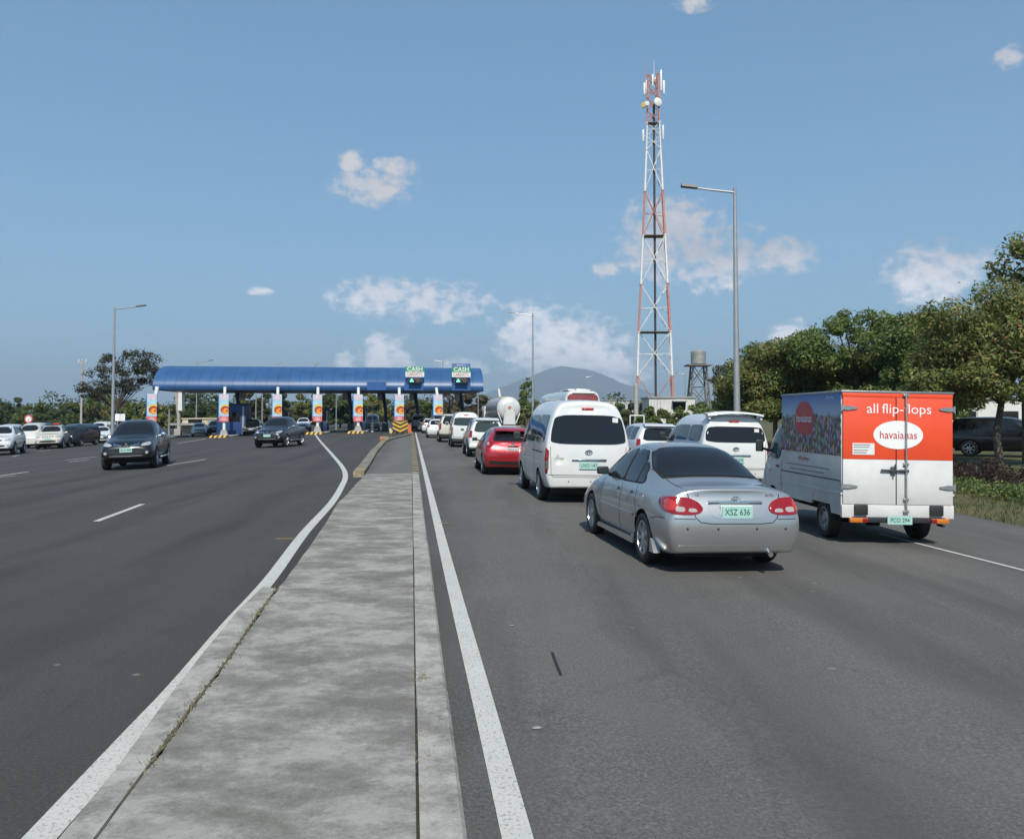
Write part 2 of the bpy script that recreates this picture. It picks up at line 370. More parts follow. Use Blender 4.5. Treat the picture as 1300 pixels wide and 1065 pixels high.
elp = [P(*q) for q in EL]; d0 = (elp[0] - elp[1]).normalized(); elp = [elp[0] + d0 * 6] + elp
pline('edge_line', elp, .15, line_w)
pline('edge_line', [rd(s, .445 + .012 * (s < 6)) for s in (-10, 0, 5, 10, 20, 40, 70, 84)], .135, line_w)
pline('lane_line', [rd(s, 7.58) for s in (-10, 0, 5, 9, 12.6)], .07, line_w)
pline('lane_line', [P(122, 662), P(181, 640)], .11, line_w)
pline('lane_line', [P(208, 591.5), P(262, 583)], .11, line_w)
for a, b in (((-40, 610), (36, 599)), ((84, 584), (122, 580)), ((-30, 608), (20, 604)), ((88, 586.5), (112, 583.5)), ((48, 573), (64, 571.5)), ((15, 579.5), (24, 578)), ((350, 684), (376, 684)), ((390, 585), (399, 585)), ((556, 664), (570, 665)), ((225, 563), (262, 557))):
    pline('lane_line' if a[0] < 300 else 'survey_mark', [P(*a), P(*b)], .13 if a[0] < 300 else .05, line_w if a[0] < 300 or a[0] == 225 else line_y)
for px, py, r in ((682, 924, .022), (650, 794, .014)):
    p = P(px, py); n = 9; rg = random.Random(px)
    struct(obj('paint_drip', MB().add([(p.x, p.y, gz(p.x, p.y) + .004)] + [(p.x + 1.6 * r * rg.uniform(.6, 1.2) * math.cos(6.283 * i / n), p.y + r * rg.uniform(.6, 1.2) * math.sin(6.283 * i / n), gz(p.x, p.y) + .004) for i in range(n)], [(0, 1 + i, 1 + (i + 1) % n) for i in range(n)]), mat('faded_paint', (.30, .30, .28), .8, var=.3, scale=30), None, 0))
pline('tar_streak', [P(701, 828), P(706, 842), P(712, 857)], .02, seam_m)
pline('gutter', [rd(s, .305) for s in (-10, 0, 10, 30, 60, 84)], .14, conc_k if False else asphalt_mat('gutter_concrete', (.085, .085, .082), (.11, .11, .105)), .003)

# ------------------------------------------------------------------ traffic island the photographer stands on
HI = .11
def top(px, py): return P(px, py, HI)
lb_ = [(189, 974), (249, 892), (292, 836), (335, 771), (361, 737), (396, 689), (430, 637.6), (464.6, 601)]
left = [top(*q) for q in lb_]; dd = (left[0] - left[1]).normalized(); left = [left[0] + dd * 7] + left
def t_of(p): return p.x * NR.x + p.y * NR.y
def s_of(p): return p.x * U.x + p.y * U.y
send = s_of(left[-1])
isl = empty('traffic_island', rd(6, -.8), 'long stained concrete traffic island with worn kerbs dividing the two roadways', 'traffic island')
def rel(o, root): o.parent = root; o.matrix_parent_inverse = Matrix.Translation(-root.location); return o
def slab(name, pa, pb, z0, z1, m, root):                 # strip between two polylines of equal length
    n = len(pa); vs = [(p.x, p.y, gz(p.x, p.y) + z1) for p in pa] + [(p.x, p.y, gz(p.x, p.y) + z1) for p in pb] + [(p.x, p.y, gz(p.x, p.y) + z0) for p in pa] + [(p.x, p.y, gz(p.x, p.y) + z0) for p in pb]
    fs = []
    for i in range(n - 1): fs += [(i, n + i, n + i + 1, i + 1), (i, i + 1, 2 * n + i + 1, 2 * n + i), (n + i, 3 * n + i, 3 * n + i + 1, n + i + 1)]
    fs += [(0, 2 * n, 3 * n, n), (n - 1, 2 * n - 1, 4 * n - 1, 3 * n - 1)]
    return rel(obj(name, MB().add(vs, fs), m, None, 30), root)
KW = .19
def dense(pts, k):
    o = []
    for a, b in zip(pts, pts[1:]): o += [a.lerp(b, i / k) for i in range(k)]
    return o + [pts[-1]]
ld = dense(left, 5); rg = random.Random(8)
ld = [p + NR * rg.uniform(-.012, .012) for p in ld]
slab('concrete_slab', ld, [rd(s_of(p), .23 - KW - .012) for p in ld], -.05, HI - .004, conc, isl)
# right kerb: separate kerb stones with joints
s = -4.0; rg = random.Random(2)
while s < send:
    ln = min(3.05, send - s); zt_ = HI + rg.uniform(-.004, .004); o = rg.uniform(-.005, .005); bm_ = MB()
    pa = [rd(s + .008, .23 - KW + o), rd(s + ln - .008, .23 - KW + o)]; pb = [rd(s + .008, .212 + o), rd(s + ln - .008, .212 + o)]; pc = [rd(s + .008, .23 + o), rd(s + ln - .008, .23 + o)]
    vs = []
    for a, b, c_ in zip(pa, pb, pc): vs += [(a.x, a.y, -.05), (a.x, a.y, zt_), (b.x, b.y, zt_), (c_.x, c_.y, zt_ - .02), (c_.x, c_.y, -.05)]
    bm_.add(vs, [(0, 1, 6, 5), (1, 2, 7, 6), (2, 3, 8, 7), (3, 4, 9, 8), (4, 3, 2, 1, 0), (5, 6, 7, 8, 9)])
    rel(obj('kerb_stone', bm_, conc_k, None, 0), isl); s += ln
# left kerb strip up to where it sinks into the asphalt
lk = [top(*q) for q in [(147, 974), (207, 892), (254, 832), (300, 776), (334, 743)]]; lk = [lk[0] + (left[0] - left[1]) * .7] + lk
li = [top(*q) for q in [(187, 974), (247, 892), (290, 836), (330, 776), (352, 746)]]; li = [li[0] + (left[0] - left[1]) * .7] + li
for i in range(len(lk) - 1):
    a0, a1, b0, b1 = lk[i], lk[i + 1], li[i], li[i + 1]
    slab('kerb_stone', [a0.lerp(a1, .004), a0.lerp(a1, .996)], [b0.lerp(b1, .004) - NR * .012, b0.lerp(b1, .996) - NR * .012], -.06, HI - .006, conc_k, isl)
# grass growing in the joint of the left kerb
vs, fs = [], []; rg = random.Random(11)
jd = dense(li, 30)
for p in jd:
    k = rg.choice([0, 0, 1, 2, 5, 9]) if s_of(p) > -1 else 0
    for _ in range(k):
        b = Vector((p.x + rg.gauss(0, .022), p.y + rg.gauss(0, .06), HI - .015)); a = rg.uniform(0, 6.28); h = rg.uniform(.012, .05); tip = b + Vector((math.cos(a) * h * .9, math.sin(a) * h * .9, h)); sd_ = Vector((-math.sin(a), math.cos(a), 0)) * .004
        n = len(vs); vs += [b - sd_, b + sd_, tip]; fs.append((n, n + 1, n + 2))
for px, py, k in ((538, 860, 90), (541, 930, 60), (533, 858, 40), (541, 958, 50), (524, 745, 20)):
    p = top(px, py)
    for _ in range(k):
        b = Vector((p.x + rg.gauss(0, .022), p.y + rg.gauss(0, .06), HI - .006)); a = rg.uniform(0, 6.28); h = rg.uniform(.006, .022); tip = b + Vector((math.cos(a) * h * 1.6, math.sin(a) * h * 1.6, h)); sd_ = Vector((-math.sin(a), math.cos(a), 0)) * .004
        n = len(vs); vs += [b - sd_, b + sd_, tip]; fs.append((n, n + 1, n + 2))
dry = mat('dry_grass', (.20, .17, .07), .9, var=.35, scale=8)
g = obj('joint_grass', MB().add(vs, fs), dry, None, 0); g['kind'] = 'stuff'; rel(g, isl)
dirt = MB()
for k in range(len(jd) - 1):
    p, q = jd[k], jd[k + 1]
    if s_of(p) < -1: continue
    a = .003 + .018 * rg.random() ** 2; dirt.add([(p.x - a, p.y, HI + .0015), (p.x + a, p.y, HI + .0015), (q.x + a, q.y, HI + .0015), (q.x - a, q.y, HI + .0015)], [(0, 1, 2, 3)])
rel(obj('joint_soil', dirt, mat('soil', (.095, .085, .05), .95, var=.4, scale=15), None, 0), isl)
stain = mat('rust_stain', (.21, .185, .125), .95, var=.3, scale=10)
for px, py, w_, h_ in ():
    p = top(px, py); n = 12; rg = random.Random(px + py)
    rel(obj('rust_stain', MB().add([(p.x, p.y, HI + .006)] + [(p.x + w_ * rg.uniform(.6, 1.2) * math.cos(6.283 * i / n), p.y + h_ * rg.uniform(.6, 1.2) * math.sin(6.283 * i / n), HI + .006) for i in range(n)], [(0, 1 + i, 1 + (i + 1) % n) for i in range(n)]), stain, None, 0), isl)
# the far part: asphalt strip between a broken raised kerb and a yellow kerb
far = empty('far_traffic_island', rd(40, -2), 'narrow asphalt filled island with broken raised kerb leading to the toll booths', 'traffic island')
kl = [P(*q) for q in [(448, 606), (458, 594), (470, 577), (484, 562.5), (495, 558.5), (521, 552.5)]]
fl = [P(*q) for q in [(462, 603), (468, 590), (478, 575), (488, 563), (499, 559), (522, 553)]]
slab('asphalt_fill', fl, [rd(s_of(p), .05) for p in fl], -.05, .05, asphalt_mat('weathered_asphalt', (.115, .112, .105), (.15, .147, .138)), far)
old_y = concrete_mat('worn_yellow_kerb', (.14, .125, .09), (.23, .195, .125), (.33, .28, .18), False); kerb_old = concrete_mat('old_kerb', (.10, .098, .085), (.19, .18, .15), (.29, .27, .21), False)
for i in range(len(kl) - 1):
    for j in range(2):
        a = kl[i].lerp(kl[i + 1], j / 2 + .01); b = kl[i].lerp(kl[i + 1], j / 2 + .49); dv = (b - a).normalized(); sd_ = Vector((dv.y, -dv.x, 0)) * .32
        slab('kerb_stone', [a, b], [a + sd_, b + sd_], -.05, .17, old_y if (i, j) in ((0, 0), (2, 1)) else kerb_old, far)
s = send; k = 0; dark_y = concrete_mat('worn_dark_kerb', (.06, .055, .045), (.10, .09, .07), (.15, .13, .09), False)
while s < 78:
    ln = .55 if s < 45 else 1.2
    slab('kerb_stone', [rd(s + .01, .02), rd(s + ln - .01, .02)], [rd(s + .01, .24), rd(s + ln - .01, .24)], -.05, .12, old_y if k % 2 == 0 else dark_y, far); s += ln; k += 1
# ------------------------------------------------------------------ toll plaza
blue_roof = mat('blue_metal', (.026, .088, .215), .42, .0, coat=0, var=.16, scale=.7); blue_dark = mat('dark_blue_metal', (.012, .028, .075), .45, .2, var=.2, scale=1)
blue_plate = mat('blue_plate', (.024, .095, .27), .45, var=.1); white_s = mat('white_steel', (.70, .70, .69), .5, var=.08); grey_s = mat('galvanised_steel', (.36, .37, .38), .45, .5, var=.12, scale=4)
grey_c = mat('grey_concrete_post', (.36, .35, .33), .9, var=.2, scale=2)
SP = 88.0
def tcol(px, s):                                          # lateral road coordinate of a point seen at column px on the line s
    k = (px - CX) / F; return (k * U.y * s - U.x * s) / (NR.x - k * NR.y)
can = empty('toll_canopy', rd(SP, tcol(400, SP)), 'long curved blue metal canopy spanning the toll lanes', 'toll canopy')
t0, t1 = tcol(196, SP - 2), tcol(613, SP - 2)
prof = [(-2.6, 4.30), (-2.75, 4.55), (-2.72, 4.85), (-2.5, 5.25), (-2.1, 5.68), (-1.4, 6.15), (-.4, 6.55), (.9, 6.85), (2.4, 6.98), (6.5, 6.95), (9, 6.6), (10.5, 5.7), (10.8, 4.8), (10.4, 4.35)]
ZC = 0.02
def canopy_strip(ta, tb, ends=False):
    vs = []; n = len(prof)
    for t in (ta, tb):
        for ds, z in prof: p = U * (SP + ds) + NR * t; vs.append((p.x, p.y, z + ZC))
    return vs, [(i, i + 1, n + i + 1, n + i) for i in range(n - 1)]
npan = 30
for i in range(npan):                                      # one sheet per roof bay with a seam between
    a = t0 + (t1 - t0) * i / npan; b = t0 + (t1 - t0) * (i + 1) / npan
    rel(obj('roof_panel', MB().add(*canopy_strip(a + .012, b - .012)), blue_roof, None, 50), can)
mb = MB()
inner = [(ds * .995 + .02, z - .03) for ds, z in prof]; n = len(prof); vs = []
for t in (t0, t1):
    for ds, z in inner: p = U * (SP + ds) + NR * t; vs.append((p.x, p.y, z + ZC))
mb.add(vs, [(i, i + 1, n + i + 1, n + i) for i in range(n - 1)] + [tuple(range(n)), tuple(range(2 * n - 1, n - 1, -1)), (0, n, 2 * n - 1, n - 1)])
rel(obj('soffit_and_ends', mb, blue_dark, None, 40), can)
for px in (352, 400): 
    t = tcol(px, SP + 3); p = rd(SP + 3, t); q = MB().tube((p.x, p.y, 6.95), (p.x, p.y, 7.3), .05, n=6); q.prism([(-.35, 0), (.35, 0), (.12, -.22), (-.12, -.22)], -.06, .06); 
    for i in range(len(q.v) - 8, len(q.v)): v = q.v[i]; q.v[i] = (v[0] + p.x, v[1] + p.y, v[2] + 7.45)
    rel(obj('roof_beacon', q, grey_s, None), can)
for px in (478, 525.5, 585.5):
    t = tcol(px, SP - 2.9); a = rd(SP - 2.87, t - .98); b = rd(SP - 2.87, t + .98); c_ = rd(SP - 2.80, t + .98)
    zt_ = 5.0; 
    rel(obj('blue_plate', MB().add([(a.x, a.y, 4.35), (b.x, b.y, 4.35), (b.x, b.y, zt_ + .2), (a.x, a.y, zt_ + .2), *[(q[0] + U.x * .05, q[1] + U.y * .05, q[2]) for q in ((a.x, a.y, 4.35), (b.x, b.y, 4.35), (b.x, b.y, zt_ + .2), (a.x, a.y, zt_ + .2))]], [(0, 1, 2, 3), (7, 6, 5, 4), (0, 4, 5, 1), (1, 5, 6, 2), (2, 6, 7, 3), (3, 7, 4, 0)]), blue_plate, None, 0), can)
YAW = math.atan2(NR.y, NR.x)
def lane_sign(px, blue_top, label):
    t = tcol(px, SP - 3.2); p = rd(SP - 3.2, t); p.z = 0
    r_ = empty('lane_sign', (p.x, p.y, 5.0), label, 'sign', YAW); r_.location.z = 5.05
    gr = mat('sign_green', (.015, .26, .13), .5, var=.08); wh = mat('sign_white', (.70, .70, .66), .5, var=.06); br = mat('sign_brown', (.30, .10, .08), .5, var=0); bl2 = mat('sign_blue', (.10, .16, .34), .5, var=.1)
    obj('green_panel', MB().box(-.96, .96, -.05, .05, 1.20, 1.72), gr, r_); obj('white_panel', MB().box(-.96, .96, -.05, .05, .68, 1.195), wh, r_)
    text('cash_lettering', 'CASH', .60, wh, r_, (0, -.056, 1.46), (1, 0, 0), (0, 0, 1), .02, 1.05); text('lower_lettering', 'CARD/ETC', .48, br, r_, (0, -.056, .94), (1, 0, 0), (0, 0, 1), .012, .72)
    if blue_top: obj('blue_panel', MB().box(-.96, .96, -.05, .05, 1.73, 2.1), bl2, r_); text('top_lettering', 'EXACT', .2, wh, r_, (0, -.056, 1.915), (1, 0, 0), (0, 0, 1), .01, 1.4)
    sg = obj('signal_box', MB().box(-.62, .66, -.22, .05, .02, .60, bev=.03), blackp, r_)
    obj('green_arrow', MB().add([(-.52, -.232, .18), (-.12, -.232, .18), (-.32, -.232, .50)], [(0, 1, 2)]), mat('green_light', (.12, .95, .45), .4, var=0, emit=2.2), sg)
    obj('dark_lens', MB().box(.12, .52, -.235, -.22, .14, .48), mat('dark_signal', (.09, .06, .06), .4, var=.1), sg)
    obj('bracket', MB().tube((-.7, .0, .3), (-.7, 1.4, .3), .05, n=6).tube((.7, 0, .3), (.7, 1.4, .3), .05, n=6), grey_s, r_)
lane_sign(526.5, False, 'green and white CASH lane sign with lit green signal on the blue canopy')
lane_sign(585.5, True, 'CASH lane sign with extra blue panel on top, near the end of the canopy')
ban_blue = mat('banner_sky', (.34, .55, .70), .6, var=.25, scale=1.2); ban_pink = mat('banner_pink', (.62, .48, .54), .6, var=.3, scale=6); ban_red = mat('banner_red', (.62, .12, .10), .6, var=.15, scale=3)
ba_y = mat('balloon_yellow', (.72, .48, .05), .6, var=.1); ba_p = mat('balloon_purple', (.16, .03, .06), .6, var=.2); ba_r = mat('balloon_red', (.60, .07, .03), .6, var=.1); ba_o = mat('balloon_orange', (.80, .30, .03), .6, var=.1); ban_ed = mat('banner_edge', (.03, .14, .45), .6, var=.1)
hz_y = mat('hazard_yellow', (.62, .36, .03), .6, var=.2, scale=3); hz_b = mat('hazard_black', (.03, .03, .03), .7, var=.2, scale=3)
names = ['first', 'second', 'third', 'fourth', 'fifth', 'sixth', 'seventh']
cols_px = [194, 285, 352.5, 403.5, 455, 507, 556]
def blob(cx, cz, rx, rz, y, m, nm, root, k=18):
    obj(nm, MB().add([(cx, y, cz)] + [(cx + rx * math.cos(6.2832 * i / k), y, cz + rz * math.sin(6.2832 * i / k)) for i in range(k)], [(0, 1 + i, 1 + (i + 1) % k) for i in range(k)]), m, root, 0)
near_what = ['at the left canopy end', 'by the tall blue booth', 'behind the turning pickup', 'where the curved line ends', 'beside the grey van', 'by the yellow chevron board', 'above the white queue']
for i, px in enumerate(cols_px):
    t = tcol(px, SP - 3.3); p = rd(SP - 3.3, t); g0 = p.z
    root = empty('toll_island', p, 'toll island with striped kerb and white post %s' % near_what[i], 'toll island', YAW, 'toll islands under the canopy')
    obj('plinth', MB().box(-.85, .85, -2.2, 10.5, -.05, .20, bev=.04), grey_c, root)
    for k in range(8):
        a, b = -.86 + .215 * k, -.86 + .215 * (k + 1)
        obj('hazard_block', MB().add([(a - .06, -2.27, 0), (b - .06, -2.27, 0), (b + .06, -2.21, .235), (a + .06, -2.21, .235), (a - .06, -2.1, 0), (b - .06, -2.1, 0), (b + .06, -1.9, .235), (a + .06, -1.9, .235)], [(0, 1, 2, 3), (3, 2, 6, 7), (0, 3, 7, 4), (1, 5, 6, 2)]), hz_y if k % 2 == 0 else hz_b, root, 0)
    H_ = 4.62 - g0
    if i in (0,): obj('post', MB().path([(0, 0, .2), (0, 0, 3.2), (.18, .1, 4.0), (.34, .25, H_)], [.15, .15, .17, .2], 10), white_s, root)
    else: obj('post', MB().path([(0, 0, .2), (0, 0, 3.4), (-.02 - .15 * (i == 6), .25, H_)], [.15, .15, .15], 10), white_s, root)
    obj('post_footing', MB().prism([(-.38, .2), (.38, .2), (.22, .75), (-.22, .75)], -.25, .25), grey_c, root)
    z0 = 1.62; bn = empty('banner', (0, 0, 0)); bn.parent = None
    bn.location = p + Vector((math.sin(YAW), -math.cos(YAW), 0)) * .22; bn.rotation_euler = (0, 0, YAW)
    tag(bn, 'balloon festival banner on a white post %s' % near_what[i], 'banner', 'banners on the toll posts')
    zz = 4.05 - g0 - .15; hh = 2.75; zb0 = zz - hh
    obj('cloth', MB().box(-.46, .46, -.03, .0, zb0 + .55, zz), ban_blue, bn); obj('red_panel', MB().box(-.46, .46, -.033, .0, zb0, zb0 + .545), ban_red, bn); obj('side_edge', MB().box(-.54, -.462, -.03, .0, zb0 + .3, zz - .2), ban_ed, bn)
    obj('title_panel', MB().box(-.40, .40, -.038, -.028, zz - .55, zz - .06), ban_pink, bn); 
    for k in range(3): obj('printed_line', MB().box(-.30 + .06 * k, .30 - .04 * k, -.039, -.030, zb0 + .12 + .13 * k, zb0 + .19 + .13 * k), ban_pink, bn)
    cz = zb0 + 1.15
    for rx, rz, y, m_, nm, ox, oz in ((.50, .50, -.036, ba_y, 'balloon_outer', .12, .10), (.44, .38, -.040, ba_p, 'balloon_band', .15, .02), (.37, .33, -.044, ba_r, 'balloon_middle', .18, -.05), (.26, .30, -.048, ba_o, 'balloon_centre', .20, -.13), (.09, .10, -.052, ba_p, 'balloon_mouth', .30, -.06)):
        cx = min(ox, .455 - rx * .98) if False else ox
        k = 18; vs = [(min(cx, .455), y, cz + oz)] + [(min(cx + rx * math.cos(6.2832 * j / k), .455), y, cz + oz + rz * math.sin(6.2832 * j / k)) for j in range(k)]
        obj(nm, MB().add(vs, [(0, 1 + j, 1 + (j + 1) % k) for j in range(k)]), m_, bn, 0)
    if i > 0:                                              # pay booth behind the post
        bp_ = root.matrix_basis @ Vector((0, 4.2, .2)); big = i == 1
        bt = empty('toll_booth', rd(SP + 1.5, t, .2), 'small %s toll booth %s' % ('tall blue' if big else 'dark glazed blue', near_what[i]), 'toll booth', YAW, 'toll booths')
        w_, d_, h_ = (1.45, 1.6, 3.2) if big else (.55, 1.2, 2.35)
        obj('base', MB().box(-w_, w_, -d_, d_, 0, 1.0 if not big else h_, bev=.03), blue_dark if not big else mat('booth_blue', (.018, .055, .17), .5, var=.15), bt)
        if not big:
            obj('glazing', MB().box(-w_ + .03, w_ - .03, -d_ + .03, d_ - .03, 1.0, h_ - .2), glass_g, bt)
            for sx in (-1, 1):
                for sy in (-1, 1): obj('corner_post', MB().box(sx * w_ - .04, sx * w_ + .04, sy * d_ - .04, sy * d_ + .04, 1.0, h_ - .15), grey_s, bt)
        else:
            obj('window', MB().box(-.9, .9, -d_ - .01, -d_ + .02, 1.3, 2.3, bev=.005), glass_d, bt); obj('pilaster', MB().box(w_ - .35, w_ - .15, -d_ - .06, -d_ + .02, 0, h_ - .3), grey_s, bt)
        obj('roof', MB().box(-w_ - .12, w_ + .12, -d_ - .15, d_ + .15, h_ - .15, h_, bev=.03), blue_dark, bt)
        obj('payment_window', MB().box(-w_ - .02, -w_ + .02, -.5, .5, 1.1, 1.9), glass_d, bt)
    if i in (4, 5):
        bo = empty('boom_barrier', rd(SP + 1.2, t - 1.0 if i == 5 else t + 1.2), 'thin boom barrier on a white cabinet %s' % ('in front of the grey van' if i == 5 else 'with its arm raised'), 'barrier', YAW)
        obj('cabinet', MB().box(-.12, .12, -.12, .12, 0, 1.05, bev=.02), white_s, bo); obj('boom', MB().box(-2.6, 0, -.03, .03, .95, 1.03), mat('boom_white', (.66, .62, .60), .5, var=.1), bo) if i == 5 else obj('boom', MB().box(-.03, .03, -.03, .03, 1.0, 3.2), white_s, bo)
# rear columns carrying white lane boards
for j, px in enumerate((226.5, 303.5, 359, 445.5, 489, 529.5, 587)):
    s_ = SP + 8.2; t = tcol(px, s_); p = rd(s_, t)
    r_ = empty('canopy_column', p, 'grey leaning canopy column with white board near the cream house' if j == 0 else 'dark leaning canopy column with white board under the rear of the roof', 'column', YAW, 'rear canopy columns')
    H_ = 4.5 - p.z
    obj('footing', MB().box(-.35, .35, -.35, .35, -.05, .9, bev=.03), grey_c, r_); obj('shaft', MB().path([(.12, 0, .9), (.05, 0, 2.4), (-.25, 0, H_)], [.20, .19, .24], 8), grey_c if j == 0 else blue_dark, r_)
    obj('lane_board', MB().box(.05 if j < 2 else -.9, .75 if j < 2 else -.35, -.3, -.22, H_ - 2.2 if j < 1 else H_ - 1.0, H_ + .1), white_s, r_)
# chevron board and barrier at the island nose
cv = P(508, 550); ch = empty('chevron_board', cv, 'yellow and black chevron board on a toll island nose', 'road sign', YAW)
obj('panel', MB().box(-.75, .75, -.02, .04, .12, 1.28), hz_b, ch)
for k in range(3):
    z = .10 + .40 * k
    for sg in (1, -1): obj('chevron', MB().add([(0, -.03, z), (sg * .75, -.03, z + .36), (sg * .75, -.03, z + .56 if k < 2 else 1.28), (0, -.03, z + .20)], [(0, 1, 2, 3)]), hz_y, ch, 0)
for sg in (1, -1): obj('leg', MB().box(sg * .55 - .04, sg * .55 + .04, 0, .06, 0, .15), grey_s, ch)
dr = P(519.5, 549.5); b_ = empty('orange_barrier', dr, 'faded orange plastic barrier beside the chevron board', 'barrier', YAW)
obj('body', MB().prism([(-.35, 0), (.35, 0), (.2, .3), (.16, .85), (-.16, .85), (-.2, .3)], -.5, .5), mat('orange_plastic', (.55, .14, .05), .6, var=.2), b_)
for k, (px, py) in enumerate(((490, 559.5), (493, 561))):
    p = P(px, py); tag(obj('kerb_debris', MB().box(p.x - .4, p.x + .1, p.y - .3, p.y + .3, 0, .3 + .04 * k, bev=.06), old_y if k else mat('orange_plastic', (.55, .14, .05))), 'broken %s kerb chunk on the narrow far island' % ('yellow' if k else 'orange'), 'kerb chunk')

# ------------------------------------------------------------------ lattice tower
TY = 116.0; tb = ground(832, TY); tz = at(832, 96, TY).z
tower = empty('radio_tower', tb, 'tall red and white lattice radio tower with antennas and dishes on top', 'tower')
tr = mat('tower_red', (.52, .21, .16), .6, var=.2, scale=2); tw_ = mat('tower_white', (.72, .71, .70), .6, var=.12, scale=2); tdk = mat('cable_black', (.03, .03, .035), .7, var=.2)
def twx(z): return float(np.interp(z, [0, 12, 25, 40, tz], [5.55, 4.9, 3.5, 2.1, 1.5]))
def tz_px(py): return at(832, py, TY).z
levels = [tb.z + .0, tz_px(478), tz_px(422), tz_px(362), tz_px(300), tz_px(244), tz_px(190), tz_px(157), tz_px(125), tz]
bands = [tr, tw_, tr, tw_, tr, tw_, tw_, tr, tr]
def corner(k, z):
    w_ = twx(z); a = {0: (-.5, -.08), 1: (.40, -.35), 2: (.52, .42)}[k]; return Vector((a[0] * w_, a[1] * w_, z - tb.z))
for b in range(9):
    z0, z1 = levels[b], levels[b + 1]; m_ = bands[b]
    sect = MB(); br = MB(); 
    for k in range(3): sect.tube(corner(k, z0), corner(k, z1), .15 if b < 6 else .11, n=6); sect.lathe([(.24, -.06), (.24, .06)], corner(k, z1), (0, 0, 1), 6)
    for k in range(3):
        k2 = (k + 1) % 3; r_ = .055 if b < 6 else .045
        nn = 1 if b < 6 else 2
        for q in range(nn):
            a, c_ = z0 + (z1 - z0) * q / nn, z0 + (z1 - z0) * (q + 1) / nn
            br.tube(corner(k, a), corner(k2, c_), r_, n=5); br.tube(corner(k2, a), corner(k, c_), r_, n=5); br.tube(corner(k, (a + c_) / 2), corner(k2, (a + c_) / 2), r_ * .8, n=5)
    o = obj('tower_section', sect, m_, tower); obj('bracing', br, m_ if b % 2 else tw_ if b not in (0, 4, 7, 8) else m_, o)
obj('cable_ladder', MB().box(-.12, .18, -.25, -.05, 0, levels[8] - tb.z - 1), tdk, tower)
for z in (levels[2], levels[4], levels[7]): 
    w_ = twx(z) * .46; obj('platform', MB().box(-w_, w_, -w_ * .6, w_ * .8, z - tb.z - .03, z - tb.z + .03), mat('rust_steel', (.16, .12, .10), .8, var=.3), tower)
for dx, dy, py0, py1, w_ in ((-1.35, -.4, 107, 122, .26), (-.95, .3, 101, 119, .24), (-.2, -.6, 97, 112, .22), (1.05, -.4, 91, 117, .26), (1.55, .2, 102, 119, .28), (.35, .5, 96, 112, .22), (-1.5, 0, 165, 180, .24), (1.3, -.3, 160, 178, .22)):
    z0, z1 = tz_px(py1) - tb.z, tz_px(py0) - tb.z; obj('antenna_panel', MB().box(dx - w_ / 2, dx + w_ / 2, dy - .1, dy + .1, z0, z1, bev=.03).tube((dx, dy, (z0 + z1) / 2), (dx * .35, dy * .3, (z0 + z1) / 2), .04, n=5), white_s, tower)
for px, py0, py1, r_ in ((822, 84, 104, .05), (833, 78, 104, .05), (825, 96, 125, .09), (836, 96, 125, .09), (842, 88, 116, .07)):
    x = (px - 832) / F * TY; obj('whip_antenna', MB().tube((x, 0, tz_px(py1) - tb.z), (x, 0, tz_px(py0) - tb.z), r_, r_ * .6, 6), tr if px in (822, 825, 836) else white_s, tower)
for px, py, r_, m_, dr_ in ((817, 134, .42, mat('dish_yellow', (.55, .45, .22), .6, var=.1), (-.6, -1, 0)), (821, 132, .35, white_s, (.3, -1, 0)), (835, 130, .62, mat('dish_white', (.66, .65, .60), .6, var=.1), (.35, -1, .05))):
    p = at(px, py, TY - .9) - tb; obj('dish_antenna', MB().lathe([(.001, -.25), (r_ * .6, -.22), (r_, -.05), (r_, .12), (r_ * .9, .16), (.001, .18)], p, dr_, 20).tube(p, p + Vector((.2, .8, -.1)), .06, n=6), m_, tower)
# ------------------------------------------------------------------ lamp posts and poles
def lamp_post(px, top_y, Y, arm_px, label, flip=False, r=.09):
    p = ground(px, Y); zt_ = at(px, top_y, Y).z - p.z; ax = (arm_px - px) / F * Y
    o = empty('street_lamp', p, label, 'street lamp', 0, 'street lamps along the expressway')
    obj('pole', MB().path([(0, 0, 0), (0, 0, .8), (0, 0, zt_)], [r * 1.25, r * 1.2, r * .55], 12), grey_s, o); obj('base_plate', MB().box(-.25, .25, -.25, .25, 0, .04), grey_s, o)
    sg = 1 if ax > 0 else -1; up = .22 * abs(ax) / 2
    obj('arm', MB().path([(0, 0, zt_ - .12), (ax * .5, 0, zt_ - .12 + up * .5), (ax * .78, 0, zt_ - .1 + up * .8)], [.045, .04, .035], 8).tube((0, 0, zt_ - .25), (0, 0, zt_ + .08), .07, n=8), grey_s, o)
    obj('lamp_head', MB().add([(ax * q + dx, dy, zt_ - .1 + up * q + dz) for q, dx in ((.70, 0), (1.0, 0)) for dy, dz in ((-.14, -.02), (.14, -.02), (.10, .09), (-.10, .09))], [(0, 1, 5, 4), (1, 2, 6, 5), (2, 3, 7, 6), (3, 0, 4, 7), (0, 3, 2, 1), (4, 5, 6, 7)]), mat('lamp_housing', (.10, .10, .10), .5, .3, var=.15), o)
lamp_post(935.5, 241, 33, 867, 'tall grey street lamp rising behind the white van with spoiler', r=.12)
lamp_post(676.5, 399, 85, 645, 'slim grey street lamp standing beyond the white bus', r=.11)
lamp_post(143.5, 391, 66, 183, 'grey street lamp in front of the bare tree beside the parked queue', r=.12)
lamp_post(249.5, 459, 128, 270, 'distant street lamp showing above the left half of the canopy roof', r=.09)
lamp_post(562, 458, 124, 545, 'distant street lamp showing above the canopy roof between the lane signs', r=.09)
lamp_post(870, 474, 120, 858, 'short street lamp next to the water tank', r=.08)
lamp_post(743, 478, 120, 752, 'small distant street lamp in front of the mountain slope', r=.08)
